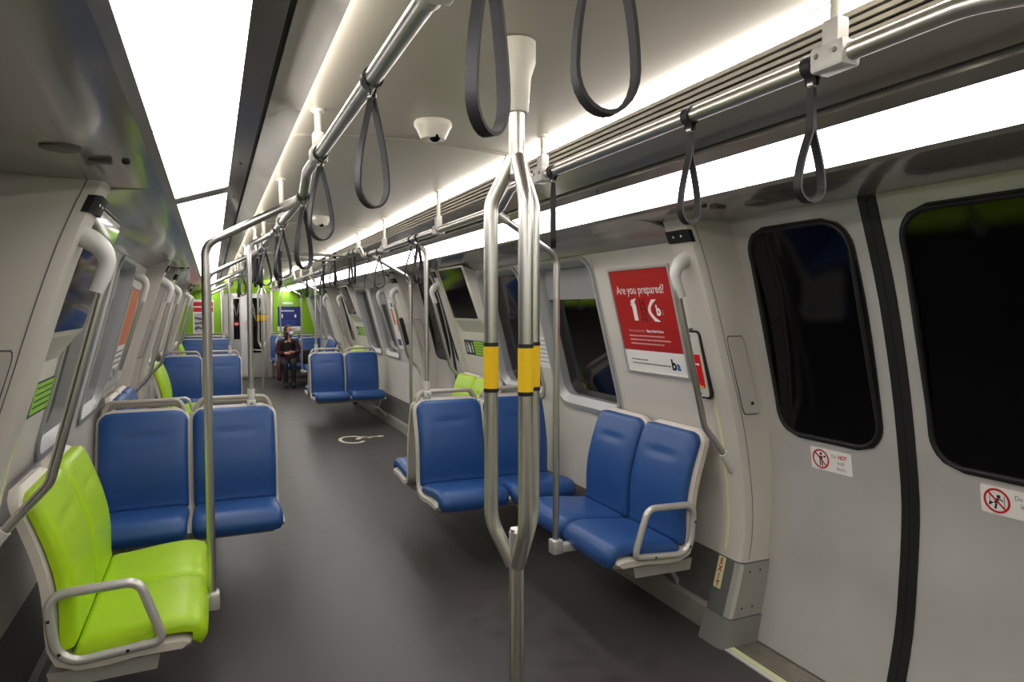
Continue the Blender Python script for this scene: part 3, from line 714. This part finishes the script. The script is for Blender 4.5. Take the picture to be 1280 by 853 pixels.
# ------------------------------------------------------------------ posters, signs, screens
TL = Vector((-.26, 0, 1)).normalized()
def wall_frame(s, y_left, z0, d=.002):
    """frame on the sloped wall lining: x to the reader's right, y up the slope, h into the car"""
    if s > 0: return frame((UPL(z0)-d, y_left, z0), (0, -1, 0), (TL.x, 0, TL.z))
    return frame((-(UPL(z0)-d), y_left, z0), (0, 1, 0), (-TL.x, 0, TL.z))
def rect(fr, x0, y0, x1, y1, h0, h1): return MB().rings([[fr(x, y, h) for x, y in ((x0, y0), (x1, y0), (x1, y1), (x0, y1))] for h in (h0, h1)])
def poster_frame(fr, w_, h_, parent):
    for a in ((-.012, -.012, w_+.012, 0), (-.012, h_, w_+.012, h_+.012), (-.012, 0, 0, h_), (w_, 0, w_+.012, h_)):
        obj('frame_strip', rect(fr, *a, 0, .009), 'satin_alu', parent, False)
def illegible(fr, x0, y, w_, hgt, m, parent, h=.0045, seed=0):
    rnd = random.Random(seed); mb = MB(); x = x0
    while x < x0+w_-.006:
        l = min(rnd.uniform(.008, .026), x0+w_-x); mb.rings([[fr(a, b, q) for a, b in ((x, y), (x+l, y), (x+l, y+hgt), (x, y+hgt))] for q in (h-.0006, h)]); x += l+.0045
    return obj('fine_print', mb, m, parent, False)
# red poster
fr = wall_frame(1, 3.11, 1.176); PW, PHt = .505, .54
rt = thing('poster', 'red safety poster reading Are you prepared above the blue side-facing seat', 'poster', fr(PW/2, 0, 0))
inv = Matrix.Translation(-Vector(fr(PW/2, 0, 0)))
def under(o): o.matrix_parent_inverse = inv; return o
n0 = len(bpy.data.objects); before = set(bpy.data.objects)
poster_frame(fr, PW, PHt, rt)
obj('sheet', rect(fr, 0, .115, PW, PHt, 0, .003), 'poster_red', rt, False)
obj('footer', rect(fr, 0, 0, PW, .115, 0, .003), 'print_white', rt, False)
text('lettering', 'Are you prepared?', fr, PW/2-.01, .415, .063, 'print_white', rt, 'CENTER', .0003, .86, h=.0045)
def fp(name, pts, m, h=.0045): 
    mb = MB(); mb.rings([[fr(x, y, q) for x, y in pts] for q in (.003, h)]); return obj(name, mb, m, rt, False)
ext = fp('extinguisher_icon', [(.152, .275), (.186, .275), (.186, .355), (.180, .366), (.180, .376), (.196, .386), (.192, .393), (.176, .384), (.166, .388), (.150, .380), (.140, .352), (.146, .350), (.154, .371), (.160, .366), (.152, .355)], 'print_white')
for i in range(4): fp('ladder_icon', [(.222, .278+.027*i), (.262, .278+.027*i), (.262, .290+.027*i), (.222, .290+.027*i)], 'poster_dark_red')
for x in (.222, .254): fp('ladder_icon', [(x, .268), (x+.009, .268), (x+.009, .388), (x, .388)], 'poster_dark_red', .0042)
ph = [(.318+.030-.052*math.sin(math.pi*t)*1.0-.0, .272+.112*t) for t in [i/10 for i in range(11)]]
mb = MB(); rs = []
for i, (x, y) in enumerate(ph):
    wv = .011+.010*abs(1-2*i/10)**3
    rs.append([fr(x-wv, y, .003), fr(x+wv, y, .003), fr(x+wv, y, .0045), fr(x-wv, y, .0045)])
mb.rings(rs); obj('phone_icon', mb, 'print_white', rt, False)
text('lettering', 'b', fr, .352, .305, .072, 'print_white', rt, 'LEFT', .003, 1., h=.005)
text('lettering', 'a', fr, .392, .305, .060, 'print_pink', rt, 'LEFT', -.001, .8, h=.0045)
text('lettering', 'Welcome aboard the', fr, .075, .215, .020, 'print_pink', rt, 'LEFT', 0, .82, h=.0045)
text('lettering', 'Fleet of the Future', fr, .235, .215, .020, 'print_white', rt, 'LEFT', .0006, .92, h=.0045)
for i, (x, w_) in enumerate(((.075, .30), (.075, .345), (.075, .29))): illegible(fr, x, .190-.021*i, w_, .008, 'print_pink', rt, seed=i)
for i, (x, w_) in enumerate(((.05, .15), (.05, .33))): illegible(fr, x, .062-.02*i, w_, .006, 'print_grey', rt, seed=9+i)
text('logo_letter', 'b', fr, PW-.118, .030, .075, 'print_black', rt, 'LEFT', .003, 1., h=.0045)
text('logo_letter', 'a', fr, PW-.078, .030, .065, 'print_blue', rt, 'LEFT', .002, 1., h=.0045)
for o in set(bpy.data.objects)-before: 
    if o.parent is rt: o.matrix_parent_inverse = inv
# generic placement helper for the other prints
class Group:
    def __init__(s, name, label, cat, origin, group=None): s.rt = thing(name, label, cat, origin, 0, group); s.inv = Matrix.Translation(-Vector(origin))
    def __enter__(s): s.b = set(bpy.data.objects); return s.rt
    def __exit__(s, *a):
        for o in set(bpy.data.objects)-s.b:
            if o.parent is s.rt: o.matrix_parent_inverse = s.inv
# emergency box beside the red poster
def emergency_box(fr, label):
    with Group('emergency_panel', label, 'panel', fr(.05, 0, 0), 'emergency call panels') as rt:
        mb = MB(); mb.poly(rrect(-.010, -.010, .110, .310, .022), lambda x, y, h: fr(x, y, h), .043); obj('gasket', mb, 'print_black', rt, False)
        mb = MB(); mb.poly(rrect(0, 0, .10, .30, .016), lambda x, y, h: fr(x, y, h+.043), .005); obj('plate', mb, 'wall_plastic', rt, False)
        mb = MB(); mb.poly(rrect(.012, .045, .088, .20, .004), lambda x, y, h: fr(x, y, h+.048), .002); obj('red_label', mb, 'safety_red', rt, False)
        illegible(fr, .022, .15, .055, .008, 'print_white', rt, .0508, 3)
        mb = MB(); mb.poly(rrect(.02, .045, .08, .053, .002), lambda x, y, h: fr(x, y, h+.049), .002); obj('yellow_line', mb, 'yellow_band', rt, False)
        for x, y in ((.05, .285), (.05, .015)): obj('screw', MB().lathe([(.006, .048), (.004, .0505)], fr(x, y, 0), 8, Vector(fr(0, 0, 1))-Vector(fr(0, 0, 0))), 'kick_grey', rt)
emergency_box(wall_frame(1, 2.528, 1.115), 'emergency call panel with red label behind the near right grab bar')
emergency_box(wall_frame(1, 7.80, 1.10), 'emergency call panel with red label past the middle doorway')
# door stickers
def door_sticker(y_left, zb, words, who, label):
    z0 = zb; slope = (dxp(zb+.09)-dxp(zb))/.09
    fr = frame((dxp(zb)-.0012, y_left, zb), (0, -1, 0), (slope, 0, 1)); W_, H_ = .20, .092
    with Group('door_sticker', label, 'sign', fr(W_/2, 0, 0), 'warning stickers on the door') as rt:
        obj('sheet', MB().poly(rrect(0, 0, W_, H_, .005, 3), fr, .001), 'print_white', rt, False)
        c = (.050, .046)
        ring = MB(); n = 32; a_ = [[fr(c[0]+q*math.cos(2*math.pi*i/n), c[1]+q*math.sin(2*math.pi*i/n), h) for i in range(n)] for q, h in ((.041, .001), (.041, .0018), (.034, .0018), (.034, .001))]
        ring.rings(a_, True, False); obj('red_ring', ring, 'print_red', rt, False)
        def pl(p, m='print_black', h=.0015): obj('figure' if m == 'print_black' else 'red_bar', MB().rings([[fr(c[0]+x, c[1]+y, q) for x, y in p] for q in (.001, h)]), m, rt, False)
        hd = [(.006*math.cos(a*math.pi/6), .006*math.sin(a*math.pi/6)) for a in range(12)]
        if who == 'hold':
            pl([(x+.002, y+.022) for x, y in hd]); pl([(-.007, -.004), (.008, -.004), (.009, .012), (-.006, .013)]); pl([(-.006, .013), (-.024, .022), (-.026, .018), (-.007, .005)]); pl([(.009, .012), (.024, .008), (.025, .018), (.021, .018), (.020, .012), (.008, .006)][:4])
            pl([(-.006, -.004), (-.001, -.004), (-.002, -.030), (-.007, -.030)]); pl([(.002, -.004), (.008, -.004), (.009, -.030), (.004, -.030)])
        else:
            pl([(x+.006, y+.015) for x, y in hd]); pl([(-.010, -.008), (.000, -.010), (.008, .006), (.000, .010)]); pl([(-.010, -.008), (-.022, -.004), (-.026, -.016), (-.021, -.017), (-.018, -.010), (-.008, -.014)][:4]); pl([(-.005, -.010), (.001, -.011), (-.003, -.028), (-.009, -.027)]); pl([(.008, .006), (.020, .000), (.020, .004), (.008, .010)])
            for x in (-.022, .022): pl([(x, -.02), (x+.0015, -.02), (x+.0015, .02), (x, .02)])
        pl([(-.0285, .0245), (-.0245, .0285), (.0285, -.0245), (.0245, -.0285)], 'print_red', .002)
        for i, row in enumerate(words):
            x = .148 if len(row) == 1 else None
            if len(row) == 1: text('lettering', row[0], fr, .148, .062-.024*i, .022, 'print_grey', rt, 'CENTER', 0, .85, h=.0016)
            else:
                text('lettering', row[0], fr, .104, .062-.024*i, .022, 'print_grey', rt, 'LEFT', 0, .85, h=.0016); text('lettering', row[1], fr, .137, .062-.024*i, .022, 'print_red', rt, 'LEFT', .0009, .85, h=.0016)
door_sticker(2.09, .838, [('Do', 'NOT'), ('hold',), ('doors',)], 'hold', 'white sticker reading Do NOT hold doors under the left door window')
door_sticker(1.40, .842, [('Do', 'NOT'), ('lean on',), ('door',)], 'lean', 'white warning sticker with running figure under the right door window')
# EXIT signs at the pillar foot
def exit_sign(s, c, e, label):
    z0, z1 = .228, .366; y = c+e*(PH-.010); sl = (pxp(z1)-pxp(z0))/(z1-z0)
    fr = frame((s*(pxp(z0)-.0055), y if s > 0 else y-.046*0, z0), (0, -s, 0), (s*sl, 0, 1))
    x0 = 0 if (s > 0) == (e > 0) else -.046
    with Group('exit_sign', label, 'sign', fr(.02, 0, 0), 'exit signs at the pillar feet') as rt:
        obj('plate', MB().poly(rrect(x0, 0, x0+.046, .142, .005, 3), fr, .0015), 'glow_strip', rt, False)
        for i, ch in enumerate('EXIT'): text('lettering', ch, fr, x0+.023, .110-.034*i, .036, 'print_red', rt, 'CENTER', .0018, .85, h=.0022)
exit_sign(1, D0, 1, 'pale glowing EXIT sign at the foot of the near right pillar')
exit_sign(1, DOORS[1], 1, 'small pale EXIT sign at the pillar foot past the middle doorway')
# tilted information screens in wall housings
def screen(s, y0, label):
    w_, h_ = .58, .44
    z0 = 1.425; d0, d1 = .055, .095
    if s > 0: fr = frame((UPL(z0)-d0, y0+w_, z0), (0, -1, 0), (UPL(z0+h_)-d1-UPL(z0)+d0, 0, h_))
    else: fr = frame((-(UPL(z0)-d0), y0, z0), (0, 1, 0), (-(UPL(z0+h_)-d1-UPL(z0)+d0), 0, h_))
    with Group('information_screen', label, 'screen', fr(w_/2, 0, 0), 'information screens') as rt:
        bk = lambda x, z: ((s*(UPL(z)+.004)), (y0+w_-x) if s > 0 else (y0+x), z)
        o1 = rrect(-.035, -.03, w_+.035, h_+.005, .03, 4); zz = lambda y: z0+y*.965
        ob = [bk(x*1.04-.01, min(1.80, zz(y)-(.10 if y < .1 else 0))) for x, y in o1]
        mb = MB(); mb.rings([ob, [fr(x, y, -.004) for x, y in o1], [fr(x, y, .002) for x, y in rrect(-.022, -.018, w_+.022, h_, .02, 4)]]); obj('housing', mb, 'wall_plastic', rt)
        obj('display', MB().poly(rrect(0, 0, w_, h_-.01, .012, 3), lambda x, y, h: fr(x, y, h+.002), .004), 'black_glass', rt, False)
def route_sticker(s, y0, label):
    fr = wall_frame(s, y0+.58 if s > 0 else y0, 1.10, .001)
    with Group('priority_sticker', label, 'sign', fr(.29, 0, 0), 'priority seat stickers') as rt:
        obj('sheet', MB().poly(rrect(0, 0, .58, .135, .004, 2), fr, .001), 'print_slate', rt, False)
        obj('green_field', rect(fr, .235, .008, .57, .127, .001, .0016), 'print_lime', rt, False)
        for i, x in enumerate((.03, .085, .105, .17)):
            k = .8 if i == 2 else 1
            obj('figure', MB().rings([[fr(x+a, .02+b*k, q) for a, b in ((.004, 0), (.022, 0), (.026, .05), (.030, .062), (.018, .072), (.0, .062), (.006, .04))] for q in (.001, .0017)]), 'print_white', rt, False)
            obj('figure', MB().poly([(x+.016+.009*math.cos(a*.6283), .02+.083*k+.009*math.sin(a*.6283)) for a in range(10)], lambda p, q, h: fr(p, q, h+.001), .0007), 'print_white', rt, False)
        for i in range(4): illegible(fr, .26, .105-.025*i, .27, .006, 'print_slate', rt, .0024, 20+i)
screen(1, 5.10, 'black information screen above the green seat on the right wall'); route_sticker(1, 5.16, 'slate and green priority sticker above the right side green seat')
screen(1, 10.10, 'far information screen high on the right wall'); route_sticker(1, 10.16, 'small far priority sticker on the right wall')
screen(-1, 2.64, 'glossy information screen behind the near left grab bar'); route_sticker(-1, 2.74, 'slate and green priority sticker above the near green double seat')
screen(-1, 7.58, 'far information screen on the left wall past the middle doorway')
# paper notice between the windows
fr = wall_frame(1, 4.24, 1.10, .001)
with Group('paper_notice', 'small white paper notice between the right windows', 'sign', fr(.08, 0, 0)) as rt:
    obj('sheet', MB().poly(rrect(0, 0, .17, .22, .003, 2), fr, .001), 'print_white', rt, False)
    for i in range(6): illegible(fr, .02, .19-.03*i, .13, .006, 'print_grey', rt, .0018, 40+i)
# orange poster on the left wall, map board on the right wall past the middle doorway
fr = wall_frame(-1, 5.17, 1.0)
with Group('poster', 'orange and white poster on the left wall behind the second grab bar', 'poster', fr(.25, 0, 0)) as rt:
    poster_frame(fr, .50, .66, rt)
    obj('sheet', rect(fr, 0, .26, .5, .66, 0, .003), 'print_orange', rt, False); obj('footer', rect(fr, 0, 0, .5, .26, 0, .003), 'print_white', rt, False)
    obj('photo', rect(fr, .04, .02, .46, .10, .003, .004), 'print_photo', rt, False)
    for i in range(3): illegible(fr, .05, .21-.04*i, .36, .012, 'print_grey', rt, .0045, 60+i)
fr = wall_frame(1, 8.22, 1.02)
with Group('poster', 'white and red notice board on the right wall past the middle doorway', 'poster', fr(.17, 0, 0)) as rt:
    poster_frame(fr, .34, .62, rt)
    obj('sheet', rect(fr, 0, 0, .34, .62, 0, .003), 'print_white', rt, False)
    obj('colour_block', rect(fr, .06, .30, .15, .50, .003, .004), 'print_orange', rt, False)
    obj('colour_block', rect(fr, .20, .22, .31, .36, .003, .004), 'print_red', rt, False)
    obj('colour_block', rect(fr, .03, .04, .18, .12, .003, .004), 'print_navy', rt, False); obj('colour_block', rect(fr, .12, .52, .2, .57, .003, .004), 'print_navy', rt, False)
# end-wall posters
frE = lambda x, y, h=0.: (x, YE-.021-h, y)
with Group('poster', 'navy blue poster with white footer on the right green end panel', 'poster', (.83, YE-.021, 1.0)) as rt:
    obj('sheet', MB().box((.59, YE-.027, 1.115), (1.07, YE-.021, 1.555)), 'print_navy', rt, False); obj('footer', MB().box((.59, YE-.027, 1.02), (1.07, YE-.021, 1.115)), 'print_white', rt, False)
    illegible(frE, .665, 1.445, .28, .028, 'print_white', rt, .008, 70)
    obj('figure', MB().poly([(.665, 1.30), (.695, 1.30), (.70, 1.36), (.685, 1.40), (.672, 1.385)], lambda x, y, h: (x, YE-.0275-h, y), .001), 'print_white', rt, False)
    obj('figure', MB().poly([(.945, 1.31), (.975, 1.31), (.985, 1.36), (.965, 1.39), (.94, 1.36)], lambda x, y, h: (x, YE-.0275-h, y), .001), 'print_white', rt, False)
    for i in range(3): illegible(frE, .66, 1.24-.04*i, .31, .012, 'print_blue', rt, .008, 71+i)
    illegible(frE, .62, 1.05, .36, .014, 'print_grey', rt, .008, 77)
obj_ = MB().box((.70, YE-.03, 1.60), (.92, YE-.021, 1.645), .003)
tag(obj('nameplate', obj_, 'print_white'), 'small white plate above the navy poster on the end wall', 'sign')
with Group('poster', 'white poster with red heading and grey photo on the left green end panel', 'poster', (-.92, YE-.021, .95)) as rt:
    obj('sheet', MB().box((-1.10, YE-.027, .96), (-.70, YE-.021, 1.70)), 'print_white', rt, False)
    for z in (1.56, 1.44): obj('red_heading', MB().box((-1.09, YE-.029, z), (-.71, YE-.027, z+.09)), 'print_red', rt, False)
    obj('photo', MB().box((-1.07, YE-.029, 1.01), (-.86, YE-.027, 1.40)), 'print_photo', rt, False)
    for i in range(5): illegible(frE, -.83, 1.34-.06*i, .10, .016, 'print_grey', rt, .009, 80+i)
with Group('door_sign', 'small round red prohibition sign on the end door', 'sign', (-.25, YE-.046, 1.2)) as rt:
    obj('disc', MB().lathe([(.05, 0), (.05, .003)], (-.25, YE-.046, 1.18), 20, (0, -1, 0)), 'print_red', rt); obj('bar', MB().box((-.285, YE-.052, 1.17), (-.215, YE-.049, 1.19)), 'print_white', rt, False)
    obj('label', MB().box((-.175, YE-.055, 1.14), (-.11, YE-.0505, 1.22)), 'print_white', rt, False)

# ------------------------------------------------------------------ wheelchair symbol on the floor
def flat(pts, n=4):
    return MB().rings([[(x, y, z) for x, y in pts] for z in (-.0005, .0015)])
with Group('wheelchair_symbol', 'cream wheelchair symbol painted on the floor past the middle doorway', 'floor marking', (.80, 7.92, 0)) as rt:
    c = (.72, 7.86); ro, ri = (.155, .235), (.118, .185)
    seg = [math.radians(a) for a in range(35, 331, 12)]
    mb = MB(); mb.rings([[(c[0]+ro[0]*math.cos(a), c[1]+ro[1]*math.sin(a), -.0005), (c[0]+ro[0]*math.cos(a), c[1]+ro[1]*math.sin(a), .0015), (c[0]+ri[0]*math.cos(a), c[1]+ri[1]*math.sin(a), .0015), (c[0]+ri[0]*math.cos(a), c[1]+ri[1]*math.sin(a), -.0005)] for a in seg]); obj('wheel', mb, 'floor_cream', rt, False)
    obj('body', flat([(.75, 7.86), (.80, 7.84), (.86, 7.93), (.93, 7.88), (.96, 7.92), (.87, 8.02), (.78, 7.93)]), 'floor_cream', rt, False)
    obj('arm', flat([(.84, 7.93), (.84, 7.97), (1.03, 7.965), (1.03, 7.925)]), 'floor_cream', rt, False)
    obj('head', MB().lathe([(.045, -.0005), (.045, .0015)], (1.06, 7.945, 0), 16), 'floor_cream', rt, False)

# ------------------------------------------------------------------ seated passenger
def skin_mesh(joints, bones, sub=2):
    """joints: name -> (co, radius); grown with a Skin modifier and baked"""
    names = list(joints); me = bpy.data.meshes.new('body'); me.from_pydata([joints[n][0] for n in names], [(names.index(a), names.index(b)) for a, b in bones], [])
    o = bpy.data.objects.new('body', me); COL.objects.link(o)
    m = o.modifiers.new('skin', 'SKIN'); m.use_smooth_shade = True
    for i, n in enumerate(names):
        r = joints[n][1]; v = me.skin_vertices[0].data[i]; v.radius = r if isinstance(r, tuple) else (r, r); v.use_root = (i == 0)
    o.modifiers.new('sub', 'SUBSURF').levels = sub
    dg = bpy.context.evaluated_depsgraph_get(); out = bpy.data.meshes.new_from_object(o.evaluated_get(dg))
    bpy.data.objects.remove(o); return out
px0, py0 = .60, BACK-.07+2*SP-.18          # hip position over the aisle seat
px0, py0 = .60, py0-.10
rt = thing('person', 'seated person in a maroon cardigan, black clothes and white face mask', 'person', (px0, py0, 0))
J = {'pelvis': ((0, 0, .53), (.15, .11)), 'waist': ((0, .03, .68), (.125, .09)), 'chest': ((0, .045, .86), (.14, .10)), 'neckbase': ((0, .03, .99), (.075, .06)), 'neck': ((.005, .015, 1.05), .045), 'headbase': ((.015, .0, 1.09), .05),
     'hipL': ((-.09, -.03, .52), .085), 'kneeL': ((-.10, -.40, .52), .065), 'ankleL': ((-.09, -.42, .10), .042), 'toeL': ((-.09, -.54, .035), .036),
     'hipR': ((.09, -.03, .52), .085), 'kneeR': ((.07, -.42, .54), .065), 'ankleR': ((.05, -.46, .11), .042), 'toeR': ((.05, -.58, .035), .036),
     'shL': ((-.165, .04, .94), .058), 'elL': ((-.20, .00, .70), .045), 'wrL': ((-.05, -.16, .70), .030),
     'shR': ((.165, .04, .94), .058), 'elR': ((.215, .0, .70), .045), 'wrR': ((.08, -.17, .72), .030)}
B = [('pelvis', 'waist'), ('waist', 'chest'), ('chest', 'neckbase'), ('neckbase', 'neck'), ('neck', 'headbase'), ('pelvis', 'hipL'), ('hipL', 'kneeL'), ('kneeL', 'ankleL'), ('ankleL', 'toeL'), ('pelvis', 'hipR'), ('hipR', 'kneeR'), ('kneeR', 'ankleR'), ('ankleR', 'toeR'),
     ('chest', 'shL'), ('shL', 'elL'), ('elL', 'wrL'), ('chest', 'shR'), ('shR', 'elR'), ('elR', 'wrR')]
# hands: palm and five fingers each, lightly curled and meeting in front of the lap
for sd, q in ((-1, 'L'), (1, 'R')):
    wx, wy, wz = J['wr'+q][0]; dx = -sd*.8; dy = -.5
    J['palm'+q] = ((wx+dx*.045, wy+dy*.045, wz+.004), (.034, .018)); B.append(('wr'+q, 'palm'+q))
    for i in range(4):
        ln = (.030, .034, .032, .025)[i]; oz = (.024, .008, -.008, -.022)[i]
        a, b = 'f%d%sa' % (i, q), 'f%d%sb' % (i, q)
        J[a] = ((wx+dx*(.06+ln), wy+dy*(.06+ln)-.01, wz+oz), .0085); J[b] = ((wx+dx*(.06+ln*1.5)+.0, wy+dy*(.06+ln*1.4)+.022, wz+oz-.006), .0075); B += [('palm'+q, a), (a, b)]
    J['t0'+q] = ((wx+dx*.04, wy+dy*.04-.02, wz+.036), .0095); J['t1'+q] = ((wx+dx*.075, wy+dy*.075-.02, wz+.046), .008); B += [('palm'+q, 't0'+q), ('t0'+q, 't1'+q)]
bm_ = skin_mesh(J, B)
bm_.materials.clear()
for n in ('cloth_black', 'skin'): bm_.materials.append(MATS[n])
for p in bm_.polygons:
    c = p.center; d = min((Vector(J['palm'+q][0])-c).length for q in 'LR')
    p.material_index = 1 if (c.z > 1.0 or d < .085 or (c.z > .93 and c.y < -.02 and abs(c.x) < .05)) else 0; p.use_smooth = True
part('body', bm_, rt)
# cardigan: open front, sleeves, long skirt hanging past the seat edge
JC = {'back': ((0, .125, .80), (.15, .085)), 'low': ((-.02, .11, .62), (.15, .085)), 'shL': ((-.165, .045, .945), .072), 'elL': ((-.205, .0, .70), .062), 'wrL': ((-.085, -.13, .70), .045), 'shR': ((.165, .045, .945), .072), 'elR': ((.22, .0, .70), .062), 'wrR': ((.11, -.135, .715), .045),
      'skL': ((-.19, -.12, .53), (.06, .07)), 'skL2': ((-.21, -.32, .40), (.05, .07)), 'skL3': ((-.21, -.40, .16), (.045, .07)), 'skR': ((.20, -.10, .55), (.05, .06))}
cm = skin_mesh(JC, [('back', 'low'), ('back', 'shL'), ('shL', 'elL'), ('elL', 'wrL'), ('back', 'shR'), ('shR', 'elR'), ('elR', 'wrR'), ('low', 'skL'), ('skL', 'skL2'), ('skL2', 'skL3'), ('low', 'skR')])
cm.materials.clear(); cm.materials.append(MATS['cloth_maroon']); part('cardigan', cm, rt)
# head, turned towards the window side and slightly raised
hrot = Matrix.Rotation(R(38), 4, 'Z') @ Matrix.Rotation(R(-10), 4, 'X'); hc = Vector((.02, -.005, 1.165))
def headpart(name, mb, m, par=rt):
    me = mb.mesh(name)
    for v in me.vertices: v.co = hc+hrot @ v.co
    smooth(me, 60); me.materials.append(MATS[m]); return part(name, me, par)
def ell(rx, ry, rz, c=(0, 0, 0), n=16, m=12, f=None):
    rs = []
    for i in range(m+1):
        a = -math.pi/2+math.pi*i/m; ca, sa = max(.01, math.cos(a)), math.sin(a)
        ring = []
        for j in range(n):
            b = 2*math.pi*j/n; p = Vector((rx*ca*math.cos(b), ry*ca*math.sin(b), rz*sa))
            if f: p = f(p)
            ring.append(tuple(p+Vector(c)))
        rs.append(ring)
    return MB().rings(rs)
def face(p):
    if p.z < 0: p.x *= 1+.28*p.z/.105; p.y *= 1+.12*p.z/.105
    if p.y < -.07 and abs(p.x) < .022 and -.03 < p.z < .02: p.y -= .018
    return p
hd = headpart('head', ell(.072, .09, .105, n=24, m=18, f=face), 'skin')
headpart('nose', ell(.011, .016, .022, (0, -.094, -.012)), 'skin', hd)
for x in (-.072, .072): headpart('ear', ell(.008, .016, .026, (x, .008, -.008)), 'skin', hd)
for x in (-.03, .03): headpart('sunglass_lens', ell(.026, .008, .017, (x, -.086, .015)), 'black_glass', hd)
headpart('glasses_frame', MB().tube([(-.075, .0, .02), (-.062, -.075, .022), (0, -.097, .022), (.062, -.075, .022), (.075, .0, .02)], .003, 6), 'print_black', hd)
headpart('mouth', ell(.02, .006, .006, (0, -.083, -.052)), 'safety_red', hd)
headpart('face_mask', ell(.052, .040, .044, (0, -.070, -.066)), 'mask_white', hd)
headpart('mask_cord', MB().tube([(-.05, -.07, -.05), (-.072, -.02, -.02), (-.074, .01, .0)], .002, 6).tube([(.05, -.07, -.05), (.072, -.02, -.02), (.074, .01, .0)], .002, 6), 'mask_white', hd)
def hf(p):
    if p.y < -.035 and p.z < .055: p.y = -.035+(p.y+.035)*.1
    return p
headpart('hair', ell(.084, .098, .112, (0, .014, .018), 20, 16, hf), 'hair')
headpart('hair_lock', ell(.05, .04, .12, (-.05, .045, -.09)), 'hair'); headpart('hair_lock', ell(.05, .04, .11, (.045, .05, -.085)), 'hair')
rt.scale = (.93, .93, .93)
tag(obj('shoulder_bag', MB().box((px0+.235, py0-.25, .455), (px0+.42, py0-.03, .72), .04), 'cloth_black'), 'black bag on the seat beside the seated person', 'bag')
